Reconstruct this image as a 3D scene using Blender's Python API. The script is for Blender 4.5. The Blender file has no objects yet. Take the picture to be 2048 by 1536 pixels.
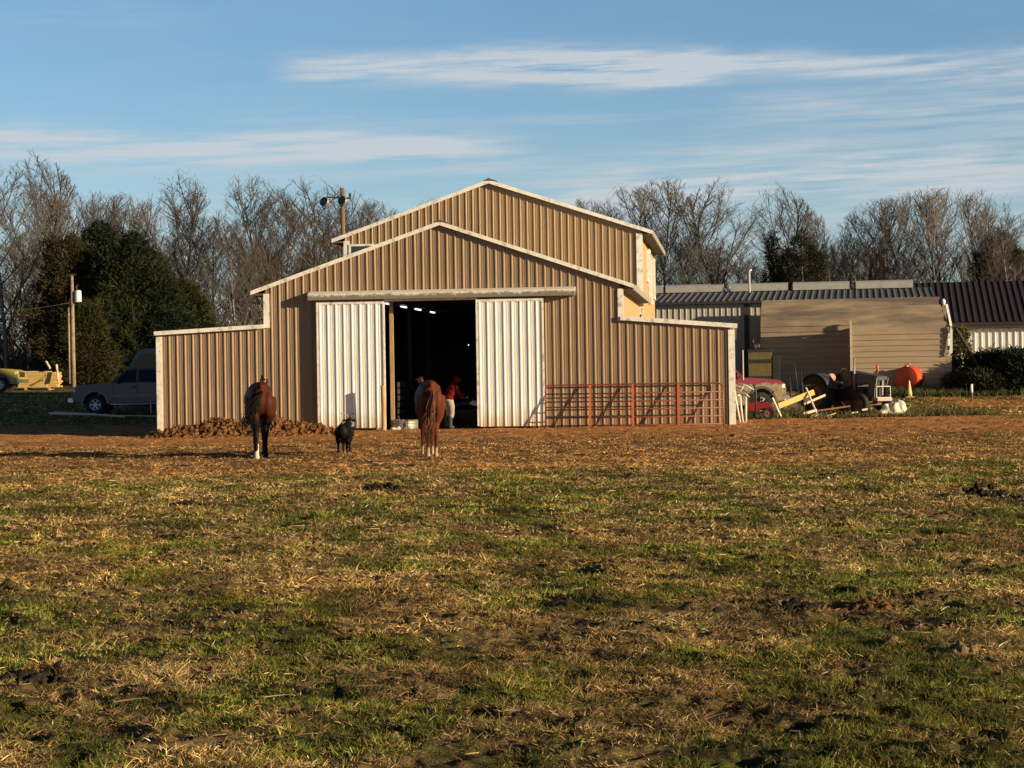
import bpy, bmesh, math, random
import numpy as np
from mathutils import Vector, Matrix
random.seed(7)
rng = np.random.default_rng(11)
S = bpy.context.scene
COL = S.collection
PI = math.pi
sin, cos, tan = math.sin, math.cos, math.tan

# ------------------------------------------------------------------ camera
FPX = 4400.0; CAMH = 1.55; ROLL = 0.016; PITCH = 8/4400
_X = Vector((1,0,0)); _F = Vector((0,cos(PITCH),-sin(PITCH))); _Z = Vector((0,sin(PITCH),cos(PITCH)))
_R = _X*cos(ROLL) - _Z*sin(ROLL); _U = _X*sin(ROLL) + _Z*cos(ROLL)
CP = Vector((0,0,CAMH))
def ray(px, py): return _F*FPX + _R*(px-1024) + _U*(768-py)
def at(px, py, Y):
    r = ray(px, py); return CP + r*(Y/r.y)
def X_at(px, Y, py=760): return at(px, py, Y).x
cam = bpy.data.cameras.new('camera'); cam_o = bpy.data.objects.new('camera', cam); COL.objects.link(cam_o)
cam.sensor_width = 36; cam.lens = FPX*36/2048; cam.clip_start = 0.1; cam.clip_end = 3000
cam_o.matrix_world = Matrix(((_R.x,_U.x,-_F.x,0),(_R.y,_U.y,-_F.y,0),(_R.z,_U.z,-_F.z,CAMH),(0,0,0,1)))
S.camera = cam_o

# ------------------------------------------------------------------ noise (numpy value noise)
def _hash(ix, iy, seed):
    h = (ix.astype(np.int64)*374761393 + iy.astype(np.int64)*668265263 + seed*1442695041) & 0x7fffffff
    h = ((h ^ (h >> 13))*1274126177) & 0x7fffffff
    return ((h ^ (h >> 16)) & 0xffffff)/float(0xffffff)
def vnoise(x, y, seed=0):
    x = np.asarray(x, float); y = np.asarray(y, float)
    ix = np.floor(x); iy = np.floor(y); fx = x-ix; fy = y-iy
    fx = fx*fx*(3-2*fx); fy = fy*fy*(3-2*fy)
    a = _hash(ix,iy,seed); b = _hash(ix+1,iy,seed); c = _hash(ix,iy+1,seed); d = _hash(ix+1,iy+1,seed)
    return (a*(1-fx)+b*fx)*(1-fy) + (c*(1-fx)+d*fx)*fy
def fbm(x, y, o=4, seed=0):
    s = 0; a = 1; t = 0
    for i in range(o):
        s = s + a*vnoise(np.asarray(x)*2**i, np.asarray(y)*2**i, seed+i*17); t += a; a *= .5
    return s/t
def sst(a, b, x):
    t = np.clip((np.asarray(x, float)-a)/(b-a), 0, 1); return t*t*(3-2*t)

# ------------------------------------------------------------------ terrain
def height(x, y, fine=True):
    x = np.asarray(x, float); y = np.asarray(y, float)
    z = np.interp(y, [-1e4, 79, 92, 100, 122, 165, 230, 1e4], [0, 0, .48, .80, 1.52, 2.0, 2.4, 2.4])
    zr = np.interp(y, [-1e4, 84, 90, 97, 101, 125, 165, 230, 1e4], [0, 0, .12, .74, .86, 1.5, 2.0, 2.4, 2.4])
    k = sst(6, 13, x); z = z*(1-k) + zr*k
    left = sst(-9.5, -11.5, x)
    z = z + left*(.05*np.exp(-((y-62.5)/2.2)**2) - .20*np.exp(-((y-70)/4.0)**2))
    z = z + (fbm(x*.21, y*.21, 3, 5)-.5)*.10*sst(5, 30, y)*(1-sst(66,72,y)*.6)
    if fine:
        f = 1-sst(58, 75, y)*.35
        n1 = fbm(x*1.3, y*1.3, 3, 21)-.5
        n2 = vnoise(x*6.5, y*6.5, 31)
        hoof = np.clip(n2-.64, 0, 1)*sst(.40, .60, vnoise(x*.9, y*.9, 44))
        n3 = fbm(x*11, y*11, 2, 51)-.5
        n4 = vnoise(x*31, y*31, 57)-.5
        z = z + f*(n1*.10 + n3*.05 + n4*.014 - hoof*.22)
    return z
def hz(x, y, fine=False): return float(height(np.array([x]), np.array([y]), fine)[0])

# ------------------------------------------------------------------ tagging
def tag(o, label=None, cat=None, group=None, kind=None):
    if label: o['label'] = label
    if cat: o['category'] = cat
    if group: o['group'] = group
    if kind: o['kind'] = kind
    return o
def empty(name, loc=(0,0,0), rz=0, label=None, cat=None, group=None):
    o = bpy.data.objects.new(name, None); COL.objects.link(o)
    o.location = loc; o.rotation_euler = (0,0,rz); o.empty_display_size = .2
    return tag(o, label, cat, group)
def copy_tree(o, parent=None):
    c = o.copy(); COL.objects.link(c); c.parent = parent
    for ch in list(o.children): copy_tree(ch, c)
    return c

# ------------------------------------------------------------------ mesh builder
class MB:
    def __init__(s): s.v = []; s.f = []
    def add(s, vs, fs):
        n = len(s.v); s.v += [tuple(p) for p in vs]; s.f += [tuple(i+n for i in f) for f in fs]; return s
    def box(s, x0, x1, y0, y1, z0, z1, M=None):
        vs = [Vector((x,y,z)) for x in (x0,x1) for y in (y0,y1) for z in (z0,z1)]
        if M: vs = [M @ p for p in vs]
        return s.add(vs, [(0,1,3,2),(4,6,7,5),(0,4,5,1),(2,3,7,6),(0,2,6,4),(1,5,7,3)])
    def bar(s, p, q, w, h=None, up=(0,0,1)):
        p = Vector(p); q = Vector(q); h = h or w; d = (q-p).normalized(); u = Vector(up)
        if abs(d.dot(u)) > .98: u = Vector((0,1,0))
        a = d.cross(u).normalized(); b = a.cross(d)
        vs = [e + a*(i*w/2) + b*(j*h/2) for e in (p,q) for i in (-1,1) for j in (-1,1)]
        return s.add(vs, [(0,1,3,2),(4,6,7,5),(0,4,5,1),(2,3,7,6),(0,2,6,4),(1,5,7,3)])
    def tube(s, pts, r, n=8, cap=True):
        pts = [Vector(p) for p in pts]; m = len(pts)
        rs = list(r) if hasattr(r, '__len__') else [r]*m
        ref = None; vs = []; fs = []
        for i, p in enumerate(pts):
            d = (pts[min(i+1,m-1)]-pts[max(i-1,0)]); d = d.normalized() if d.length > 1e-9 else Vector((0,0,1))
            if ref is None:
                ref = d.cross(Vector((0,0,1)) if abs(d.z) < .9 else Vector((1,0,0))).normalized()
            a = (ref - d*ref.dot(d)); a = a.normalized() if a.length > 1e-6 else d.orthogonal().normalized(); ref = a; b = d.cross(a)
            for k in range(n):
                t = 2*PI*k/n; vs.append(p + (a*cos(t)+b*sin(t))*rs[i])
        for i in range(m-1):
            for k in range(n):
                k2 = (k+1) % n; fs.append((i*n+k, i*n+k2, (i+1)*n+k2, (i+1)*n+k))
        if cap: fs.append(tuple(range(n-1,-1,-1))); fs.append(tuple((m-1)*n+k for k in range(n)))
        return s.add(vs, fs)
    def ell(s, c, r, n=14, m=9, M=None):
        c = Vector(c); r = r if hasattr(r, '__len__') else (r,)*3; vs = []; fs = []
        for i in range(1, m):
            t = PI*i/m
            for k in range(n):
                p = 2*PI*k/n; q = Vector((r[0]*sin(t)*cos(p), r[1]*sin(t)*sin(p), r[2]*cos(t)))
                vs.append(c + (M @ q if M else q))
        top = len(vs); q = Vector((0,0,r[2])); vs.append(c+(M @ q if M else q)); vs.append(c-(M @ q if M else q))
        for i in range(m-2):
            for k in range(n):
                k2 = (k+1) % n; fs.append((i*n+k, (i+1)*n+k, (i+1)*n+k2, i*n+k2))
        for k in range(n):
            k2 = (k+1) % n; fs.append((top, k, k2)); fs.append((top+1, (m-2)*n+k2, (m-2)*n+k))
        return s.add(vs, fs)
    def lathe(s, prof, c, axis='z', n=20, cap=True):
        # prof: list of (r, t) along the axis
        c = Vector(c); vs = []; fs = []
        for (r, t) in prof:
            for k in range(n):
                a = 2*PI*k/n; x, y = r*cos(a), r*sin(a)
                vs.append(c + (Vector((x,y,t)) if axis == 'z' else Vector((x,t,y)) if axis == 'y' else Vector((t,x,y))))
        for i in range(len(prof)-1):
            for k in range(n):
                k2 = (k+1) % n; fs.append((i*n+k, i*n+k2, (i+1)*n+k2, (i+1)*n+k))
        if cap: fs.append(tuple(range(n-1,-1,-1))); fs.append(tuple((len(prof)-1)*n+k for k in range(n)))
        return s.add(vs, fs)
    def prism(s, poly, t0, t1, axis='y'):
        # poly in (a,b); extruded along axis from t0 to t1
        def P(a, b, t): return (a,t,b) if axis == 'y' else (t,a,b) if axis == 'x' else (a,b,t)
        n = len(poly); vs = [P(a,b,t0) for a,b in poly] + [P(a,b,t1) for a,b in poly]
        fs = [tuple(range(n)), tuple(range(2*n-1,n-1,-1))] + [(i, i+n, (i+1)%n+n, (i+1)%n) for i in range(n)]
        return s.add(vs, fs)
    def mesh(s, name):
        me = bpy.data.meshes.new(name); me.from_pydata(s.v, [], s.f); me.update(); return me
    def build(s, name, mat, parent=None, smooth=False, bevel=0, loc=None, label=None, fixn=True):
        me = s.mesh(name)
        if fixn or bevel:
            bm = bmesh.new(); bm.from_mesh(me)
            if bevel:
                bmesh.ops.remove_doubles(bm, verts=bm.verts, dist=1e-5)
                es = [e for e in bm.edges if len(e.link_faces) == 2 and e.calc_face_angle(0) > .5]
                bmesh.ops.bevel(bm, geom=es, offset=bevel, segments=2, affect='EDGES', clamp_overlap=True)
            bmesh.ops.recalc_face_normals(bm, faces=bm.faces); bm.to_mesh(me); bm.free()
        me.materials.append(mat)
        if smooth:
            me.shade_smooth()
            if bevel or smooth == 'auto':
                try: me.set_sharp_from_angle(angle=math.radians(40))
                except Exception: pass
        o = bpy.data.objects.new(name, me); COL.objects.link(o); o.parent = parent
        if loc is not None: o.location = loc
        if label: o['label'] = label
        return o

def organic(mb, name, mat, parent=None, voxel=.015, smooth=6, label=None, loc=None):
    o = mb.build(name, mat, None)
    m = o.modifiers.new('r', 'REMESH'); m.mode = 'VOXEL'; m.voxel_size = voxel; m.use_smooth_shade = True
    m = o.modifiers.new('s', 'SMOOTH'); m.factor = .6; m.iterations = smooth
    bpy.context.view_layer.update()
    dg = bpy.context.evaluated_depsgraph_get()
    me = bpy.data.meshes.new_from_object(o.evaluated_get(dg)); me.name = name
    o.modifiers.clear(); o.data = me
    if not me.materials: me.materials.append(mat)
    me.shade_smooth()
    o.parent = parent
    if loc is not None: o.location = loc
    if label: o['label'] = label
    return o

def np_mesh(name, V, loops, starts, mat, parent=None, cols=None, smooth=False):
    me = bpy.data.meshes.new(name)
    me.vertices.add(len(V)); me.vertices.foreach_set('co', np.ascontiguousarray(V, np.float32).ravel())
    me.loops.add(len(loops)); me.loops.foreach_set('vertex_index', np.ascontiguousarray(loops, np.int32))
    me.polygons.add(len(starts)); me.polygons.foreach_set('loop_start', np.ascontiguousarray(starts, np.int32))
    me.update(calc_edges=True); me.validate()
    if cols is not None:
        a = me.color_attributes.new('Col', 'FLOAT_COLOR', 'POINT')
        c = np.ones((len(V),4), np.float32); c[:,:3] = cols; a.data.foreach_set('color', c.ravel())
    me.materials.append(mat)
    if smooth: me.shade_smooth()
    o = bpy.data.objects.new(name, me); COL.objects.link(o); o.parent = parent
    return o
def blades(name, base, d, L, W, bend, col, mat, parent=None):
    """base (N,3), d (N,3) direction, L (N), W (N), bend (N,3) tip offset, col (N,3)"""
    N = len(base); d = d/np.linalg.norm(d, axis=1, keepdims=True)
    r = rng.normal(size=(N,3)); s = np.cross(d, r); s /= np.linalg.norm(s, axis=1, keepdims=True)+1e-9
    L = L[:,None]; W = W[:,None]
    mid = base + d*L*.5 + bend*.3; tip = base + d*L + bend
    V = np.empty((N,5,3)); V[:,0] = base - s*W/2; V[:,1] = base + s*W/2
    V[:,2] = mid + s*W*.42; V[:,3] = mid - s*W*.42; V[:,4] = tip
    b = (np.arange(N)*5)[:,None]
    loops = (b + np.array([[0,1,2,3, 3,2,4]])).ravel()
    starts = ((np.arange(N)*7)[:,None] + np.array([[0,4]])).ravel()
    return np_mesh(name, V.reshape(-1,3), loops, starts, mat, parent, np.repeat(col, 5, axis=0))

# ------------------------------------------------------------------ materials
def newmat(name):
    m = bpy.data.materials.new(name); m.use_nodes = True
    nt = m.node_tree; b = nt.nodes['Principled BSDF']; return m, nt, b
class N:
    """tiny node helper"""
    def __init__(s, nt): s.nt = nt
    def new(s, t, **k):
        n = s.nt.nodes.new(t)
        for a, v in k.items(): setattr(n, a, v)
        return n
    def link(s, a, b): s.nt.links.new(a, b)
    def coord(s, kind='Object', scale=(1,1,1)):
        c = s.new('ShaderNodeTexCoord'); m = s.new('ShaderNodeMapping'); m.inputs['Scale'].default_value = scale
        s.link(c.outputs[kind], m.inputs[0]); return m.outputs[0]
    def noise(s, vec, scale=5, detail=4, rough=.6):
        n = s.new('ShaderNodeTexNoise'); n.inputs['Scale'].default_value = scale
        n.inputs['Detail'].default_value = detail; n.inputs['Roughness'].default_value = rough
        s.link(vec, n.inputs['Vector']); return n.outputs['Fac']
    def math(s, op, a, b=0.0, c=None):
        n = s.new('ShaderNodeMath', operation=op)
        for i, x in enumerate((a,b) if c is None else (a,b,c)):
            if isinstance(x, (int,float)): n.inputs[i].default_value = x
            else: s.link(x, n.inputs[i])
        return n.outputs[0]
    def ramp(s, fac, stops):
        n = s.new('ShaderNodeValToRGB'); e = n.color_ramp.elements
        while len(e) < len(stops): e.new(.5)
        for i, (p, c) in enumerate(stops):
            e[i].position = p; e[i].color = tuple(c)+(1,) if len(c) == 3 else c
        s.link(fac, n.inputs[0]); return n.outputs[0]
    def mr(s, v, a, b, c=0., d=1., smooth=False):
        n = s.new('ShaderNodeMapRange'); n.interpolation_type = 'SMOOTHSTEP' if smooth else 'LINEAR'
        s.link(v, n.inputs[0])
        for i, x in enumerate((a,b,c,d)): n.inputs[i+1].default_value = x
        return n.outputs[0]
    def mix(s, fac, a, b, mode='MIX'):
        n = s.new('ShaderNodeMix', data_type='RGBA', blend_type=mode)
        for i, x in ((0,fac),(6,a),(7,b)):
            if isinstance(x, (int,float)): n.inputs[i].default_value = x
            elif isinstance(x, (tuple,list)): n.inputs[i].default_value = tuple(x)+(1,) if len(x) == 3 else x
            else: s.link(x, n.inputs[i])
        return n.outputs[2]
    def bump(s, h, strength=.3, dist=.01):
        n = s.new('ShaderNodeBump'); n.inputs['Strength'].default_value = strength; n.inputs['Distance'].default_value = dist
        s.link(h, n.inputs['Height']); return n.outputs[0]
    def sep(s, v):
        n = s.new('ShaderNodeSeparateXYZ'); s.link(v, n.inputs[0]); return n.outputs
def pm(name, col, rough=.6, metal=0., var=.25, scale=6, stretch=(1,1,1), bump=0., bscale=40, spec=.5, dirt=None, coat=0):
    m, nt, b = newmat(name); n = N(nt); v = n.coord('Object', stretch)
    f = n.noise(v, scale, 5, .65)
    dark = tuple(c*(1-var) for c in col); lite = tuple(min(1,c*(1+var*.6)) for c in col)
    c = n.ramp(f, [(.3,dark),(.7,lite)])
    if dirt:   # (colour, amount, scale)
        g = n.noise(n.coord('Object'), dirt[2], 6, .7)
        c = n.mix(n.mr(g, .62-dirt[1]*.3, .75-dirt[1]*.2), c, dirt[0])
    n.link(c, b.inputs['Base Color']); b.inputs['Roughness'].default_value = rough
    b.inputs['Metallic'].default_value = metal; b.inputs['Specular IOR Level'].default_value = spec
    b.inputs['Coat Weight'].default_value = coat
    if bump:
        n.link(n.bump(n.noise(n.coord('Object'), bscale, 4, .6), bump, .02), b.inputs['Normal'])
    return m
def ribbed_metal(name, col, var=.12, low=None, lowz=(.0,.6), lowamt=.8, streak=.25, rough=.45, high=None):
    """painted sheet metal: vertical weather streaks, splashed dirt near the ground"""
    m, nt, b = newmat(name); n = N(nt)
    v = n.coord('Object', (5,5,.35)); f = n.noise(v, 3, 5, .7)
    c = n.ramp(f, [(.32,tuple(x*(1-var-streak*.4) for x in col)),(.68,tuple(min(1,x*(1+var*.5)) for x in col))])
    blot = n.noise(n.coord('Object'), 1.1, 5, .6)
    c = n.mix(n.mr(blot,.45,.75,0,streak), c, tuple(x*.62 for x in col))
    spk = n.noise(n.coord('Object'), 24, 3, .8)
    c = n.mix(n.mr(spk,.62,.74,0,.35), c, tuple(x*.55 for x in col))
    if low:
        z = n.sep(n.coord('Object'))[2]; g = n.noise(n.coord('Object',(6,6,1.2)), 2.2, 5, .75)
        zz = n.math('ADD', z, n.math('MULTIPLY', n.math('SUBTRACT', g, .5), -.9))
        c = n.mix(n.mr(zz, lowz[0], lowz[1], lowamt, 0), c, low)
    n.link(c, b.inputs['Base Color']); b.inputs['Roughness'].default_value = rough
    b.inputs['Specular IOR Level'].default_value = .35
    n.link(n.bump(n.noise(n.coord('Object',(1,1,.5)), 3, 3, .5), .25, .03), b.inputs['Normal'])
    return m
def attr_mat(name, rough=.8, trans=.25, spec=.2, gain=1.0):
    m, nt, b = newmat(name); n = N(nt)
    a = n.new('ShaderNodeAttribute'); a.attribute_name = 'Col'
    n.link(a.outputs['Color'], b.inputs['Base Color']); b.inputs['Roughness'].default_value = rough
    b.inputs['Specular IOR Level'].default_value = spec
    if trans:
        t = n.new('ShaderNodeBsdfTranslucent'); n.link(a.outputs['Color'], t.inputs['Color'])
        mx = n.new('ShaderNodeMixShader'); mx.inputs[0].default_value = trans
        n.link(b.outputs[0], mx.inputs[1]); n.link(t.outputs[0], mx.inputs[2])
        n.link(mx.outputs[0], nt.nodes['Material Output'].inputs['Surface'])
    return m

# ------------------------------------------------------------------ sun and sky
SUN_EL = math.radians(11.5); SUN_AZ = math.radians(61)   # azimuth from -Y towards +X
sd = Vector((sin(SUN_AZ)*cos(SUN_EL), -cos(SUN_AZ)*cos(SUN_EL), sin(SUN_EL)))
sl = bpy.data.lights.new('sun', 'SUN'); sl.energy = 5.0; sl.angle = math.radians(.5); sl.color = (1,.80,.52)
so = bpy.data.objects.new('sun', sl); COL.objects.link(so); so.rotation_euler = sd.to_track_quat('Z','Y').to_euler()
so.location = (30,-30,30)
W = bpy.data.worlds.new('World'); S.world = W; W.use_nodes = True
nt = W.node_tree; n = N(nt); bg = nt.nodes['Background']
sky = n.new('ShaderNodeTexSky', sky_type='NISHITA'); sky.sun_disc = False
sky.sun_elevation = math.radians(14); sky.sun_rotation = math.atan2(sd.x, sd.y)
sky.altitude = 300; sky.air_density = 1.0; sky.dust_density = .3; sky.ozone_density = 2.5
hsv = n.new('ShaderNodeHueSaturation'); hsv.inputs['Saturation'].default_value = 1.0
n.link(sky.outputs[0], hsv.inputs['Color'])
tc = n.new('ShaderNodeTexCoord'); xyz = n.sep(tc.outputs['Generated'])
az = n.math('ARCTAN2', xyz[0], xyz[1]); el = n.math('ARCSINE', xyz[2])
comb = n.new('ShaderNodeCombineXYZ'); n.link(n.math('MULTIPLY', az, 9), comb.inputs[0])
n.link(n.math('MULTIPLY', n.math('SUBTRACT', el, n.math('MULTIPLY', az, .03)), 150), comb.inputs[1])
cn = n.noise(comb.outputs[0], 1.3, 7, .62)
comb2 = n.new('ShaderNodeCombineXYZ'); n.link(n.math('MULTIPLY', az, 6), comb2.inputs[0]); n.link(n.math('MULTIPLY', el, 38), comb2.inputs[1])
comb2.inputs[2].default_value = 3.3
cn2 = n.noise(comb2.outputs[0], 1.6, 5, .6)
def band(px0, px1, py0, py1, w, soft, amt):
    """soft cirrus streak between two directions of the sky (given as az/el)"""
    a0 = (px0-1024)/FPX; a1 = (px1-1024)/FPX
    def E(px,py): return (760-.016*(px-1024)-py)/FPX
    e0 = E(px0,py0); e1 = E(px1,py1); k = (e1-e0)/(a1-a0)
    line = n.math('ADD', n.math('MULTIPLY', n.math('SUBTRACT', az, a0), k), e0)
    line = n.math('ADD', line, n.math('MULTIPLY', n.math('SUBTRACT', cn2, .5), .02))
    d = n.math('DIVIDE', n.math('SUBTRACT', el, line), w/FPX)
    g = n.math('EXPONENT', n.math('MULTIPLY', n.math('MULTIPLY', d, d), -1.0))
    s = soft/FPX
    m1 = n.mr(az, a0, a0+s, 0, 1, True); m2 = n.mr(az, a1-s, a1, 1, 0, True)
    return n.math('MULTIPLY', n.math('MULTIPLY', g, n.math('MULTIPLY', m1, m2)), amt)
parts = [band(520,1500,142,138,30,160,1.15), band(900,2600,140,168,22,300,1.0), band(-500,1150,296,312,34,260,1.15),
         band(950,2600,395,300,60,350,.95), band(1350,2700,235,205,36,300,.55), band(300,1500,255,225,14,300,.25),
         band(-600,500,75,60,30,300,.12), band(-500,2600,470,470,110,300,.35), band(60,420,330,322,5,120,.5)]
tot = parts[0]
for p in parts[1:]: tot = n.math('ADD', tot, p)
tex = n.math('ADD', n.mr(cn, .36, .62, .12, 1.2), n.mr(cn2, .35, .7, -.15, .25))
fac = n.math('MULTIPLY', n.math('MULTIPLY', tot, tex), n.mr(el, .0, .03, 0, 1))
fac = n.math('ADD', fac, n.mr(cn2, .5, .8, 0, .10)); fac = n.math('MINIMUM', n.math('MAXIMUM', fac, 0), .9)
SKYTINT = n.mix(1.0, hsv.outputs[0], n.ramp(n.mr(el, 0, .18), [(0,(.96,1.06,1.30)),(.5,(.93,1.05,1.18)),(1,(.86,1.03,1.18))]), 'MULTIPLY')
SKYTINT = n.mix(1.0, SKYTINT, n.ramp(n.mr(el, .17, 1.3), [(0,(1,1,1)),(.13,(.45,.46,.5)),(1,(.13,.14,.18))]), 'MULTIPLY')   # deeper blue overhead
cloud = n.mix(fac, SKYTINT, (5.3,5.8,6.2))
n.link(cloud, bg.inputs['Color']); bg.inputs['Strength'].default_value = .07
S.view_settings.view_transform = 'Standard'; S.view_settings.look = 'None'
S.view_settings.exposure = 0.62; S.view_settings.gamma = 1
# ------------------------------------------------------------------ zones shared by soil and grass
def zones(x, y):
    """returns dry (0 green..1 straw), orange soil amount, bare amount"""
    w = (fbm(x*.35, y*.35, 3, 71)-.5)*11
    far = sst(34.0, 43, y+w)
    dirt = sst(52, 62, y+w*.8)
    patch = fbm(x*.45+3, y*.22, 3, 81)
    fine = fbm(x*2.3, y*1.3, 3, 91)
    green = sst(.41, .60, patch*.36+fine*.64)
    right = sst(15.5, 18.5, x - (y-74)*.05)*sst(70,76,y)             # green again beyond the barn's right end
    back = sst(80, 84, y)
    dry = 1-green
    dry = dry*(1-far) + far*(.93+.07*dry)
    k = np.maximum(right, back)
    dry = dry*(1-k) + k*(.25+.5*(1-green))
    orange = dirt*(1-k) + k*sst(.56,.66, fbm(x*.5+9, y*.25, 3, 99))*.9*right
    bare = np.clip(dirt*.8*(1-k),0,1)
    # greener on the right half before the barn
    dry = dry - .3*sst(4,13,x)*sst(40,46,y)*(1-sst(58,64,y))
    return np.clip(dry,0,1), orange, bare, far*(1-k)

def build_ground():
    ys = np.concatenate([np.linspace(-60,5,14), np.geomspace(6,78,760)[0:], np.linspace(78.3,130,170), np.geomspace(132,1500,26)])
    u = np.concatenate([-np.geomspace(1.001,60,16)[::-1], np.linspace(-1,1,460), np.geomspace(1.001,60,16)])
    half = np.where(ys < 78, np.clip(.26*ys+.6, 2.2, 99), .29*ys)
    half = np.clip(half, 2.2, 60)
    Y, U = np.meshgrid(ys, u, indexing='ij'); Xg = U*half[:,None]
    fineY = (Y > 5.9) & (Y < 131)
    Z = np.where(fineY, height(Xg, Y, True), height(Xg, Y, False))
    nr, nc = Y.shape; V = np.stack([Xg,Y,Z], -1).reshape(-1,3)
    i = np.arange(nr-1)[:,None]*nc + np.arange(nc-1)[None,:]
    q = np.stack([i, i+1, i+nc+1, i+nc], -1).reshape(-1,4)
    dry, orange, bare, far = zones(V[:,0], V[:,1])
    soil = np.array([.028,.020,.012]); straw = np.array([.27,.19,.08]); grn = np.array([.10,.105,.026]); org = np.array([.52,.235,.080]); pale = np.array([.54,.30,.11])
    n1 = fbm(V[:,0]*9, V[:,1]*9, 3, 7)[:,None]
    n2 = fbm(V[:,0]*1.7, V[:,1]*1.7, 3, 8)[:,None]
    dry, orange, bare, far = (a[:,None] for a in (dry, orange, bare, far))
    c = (grn*(1-dry) + straw*dry)
    c = c*(1-sst(.45,.65,n1)*.8) + soil*sst(.45,.65,n1)*.8
    c = c*(1-far*.75) + (pale*.55*n2*2)*far*.75
    c = c*(1-orange*.85) + org*(.55+.9*n2)*orange*.85
    o = np_mesh('pasture_ground', V, q.ravel(), np.arange(len(q))*4, None or GM, None, c, True)
    tag(o, 'brown and green pasture soil running from the foreground to the barn', 'ground', kind='structure')
    return o
GM, nt, b = newmat('pasture_soil'); n = N(nt)
a = n.new('ShaderNodeAttribute'); a.attribute_name = 'Col'
f = n.noise(n.coord('Object'), 16, 6, .7); f2 = n.noise(n.coord('Object',(1,1,1)), 2.2, 5, .65)
c = n.mix(1.0, a.outputs['Color'], n.ramp(f, [(.3,(.45,.45,.45)),(.7,(1.6,1.55,1.5))]), 'MULTIPLY')
c = n.mix(1.0, c, n.ramp(f2, [(.3,(.7,.7,.7)),(.7,(1.3,1.3,1.25))]), 'MULTIPLY')
n.link(c, b.inputs['Base Color']); b.inputs['Roughness'].default_value = .95; b.inputs['Specular IOR Level'].default_value = .1
n.link(n.bump(n.math('ADD', f, n.noise(n.coord('Object'), 55, 4, .7)), .9, .05), b.inputs['Normal'])
build_ground()

GRASS = attr_mat('grass_blades', .75, .3, .25)
def scatter(n, y0, y1, margin=.9):
    """uniform in ground area over the wedge seen by the camera (and a little beside it)"""
    yy = np.sqrt(rng.uniform(y0*y0, y1*y1, n)); xx = rng.uniform(-1,1,n)*(.245*yy+margin)
    return xx, yy
def grass_band(xx, yy, name, lo, hi, w0, up=.55):
    dry, orange, bare, far = zones(xx, yy)
    clump = fbm(xx*3.1, yy*3.1, 3, 61); mask = fbm(xx*.8, yy*.8, 3, 62)
    keep = rng.uniform(0,1,len(xx)) < np.clip(.30 + 1.9*(clump-.28) + .5*(mask-.5), .15, 1)*(1-bare*.75)
    xx, yy, dry, orange, far, clump = (a[keep] for a in (xx,yy,dry,orange,far,clump)); N_ = len(xx)
    z = height(xx, yy) - .004
    is_dry = rng.uniform(0,1,N_) < np.clip(dry*.70+.20+.1*far,0,1)
    ang = rng.uniform(0,2*PI,N_); lean = np.where(is_dry, rng.uniform(.4,2.4,N_), rng.uniform(.15,1.0,N_))
    d = np.stack([np.cos(ang)*lean, np.sin(ang)*lean, np.ones(N_)*up*1.6], -1)
    L = rng.uniform(lo, hi, N_)*np.where(is_dry, 1.15, .95)*(.55+.9*clump)
    bend = np.stack([rng.normal(0,.25,N_)*L, rng.normal(0,.25,N_)*L, -rng.uniform(.0,.5,N_)*L], -1)
    Wd = w0*(rng.uniform(.6,1.35,N_))*np.maximum(1, yy/11)
    g = np.stack([rng.uniform(.10,.24,N_), rng.uniform(.125,.235,N_), rng.uniform(.014,.034,N_)], -1)
    t = rng.uniform(0,1,N_)[:,None]
    s = np.array([.64,.44,.175])*t + np.array([.25,.15,.05])*(1-t)
    pale = np.array([.56,.32,.12])*t + np.array([.30,.155,.055])*(1-t)
    s = s*(1-far[:,None]) + pale*far[:,None]
    s = s*(rng.uniform(.25,1.3,N_)[:,None]); g = g*(rng.uniform(.5,1.3,N_)[:,None])
    s = np.where((rng.uniform(0,1,N_) < .025*(1-far))[:,None], np.array([.78,.66,.40]), s)
    c = np.where(is_dry[:,None], s, g)
    pv = fbm(xx*1.7+7, yy*.8, 3, 63)[:,None]; pv2 = fbm(xx*3.7, yy*2.0, 2, 64)[:,None]
    c = c*(.72+.62*sst(.25,.75,pv)) * (.68+.75*sst(.25,.75,pv2)); warm = .45*sst(.45,.7,fbm(xx*.9, yy*.5+4, 3, 65))[:,None]
    c = c*(np.array([1.0,1.0,1.0])*(1-warm)+np.array([1.08,.91,.78])*warm)
    return xx, yy, z, d, L, Wd, bend, c
packs = []
for (n_, y0, y1, lo, hi, w0) in ((260000, 7.6, 13, .020, .055, .0038), (330000, 13, 22, .022, .06, .0040), (340000, 22, 38, .03, .065, .0043),
                             (200000, 38, 56, .025, .055, .0045), (60000, 56, 82, .025, .05, .0048), (60000, 80, 112, .05, .14, .005)):
    xx, yy = scatter(n_, y0, y1); packs.append(grass_band(xx, yy, '', lo, hi, w0))
# taller tufts
tx, ty = scatter(900, 7.8, 40); tx = np.repeat(tx, 34)+rng.normal(0,.035,900*34); ty = np.repeat(ty,34)+rng.normal(0,.035,900*34)
packs.append(grass_band(tx, ty, '', .05, .11, .0045, .9))
xx, yy, z, d, L, Wd, bend, c = (np.concatenate([p[i] for p in packs]) for i in range(8))
# keep clear of the barn floor
inb = (yy > 70.5) & (yy < 101) & (xx > -12.0) & (xx < 7.6); k = ~inb
o = blades('pasture_grass', np.stack([xx,yy,z],-1)[k], d[k], L[k], Wd[k], bend[k], c[k], GRASS)
tag(o, 'short mixed green and straw coloured grass over the whole pasture', 'grass', kind='stuff')
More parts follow.
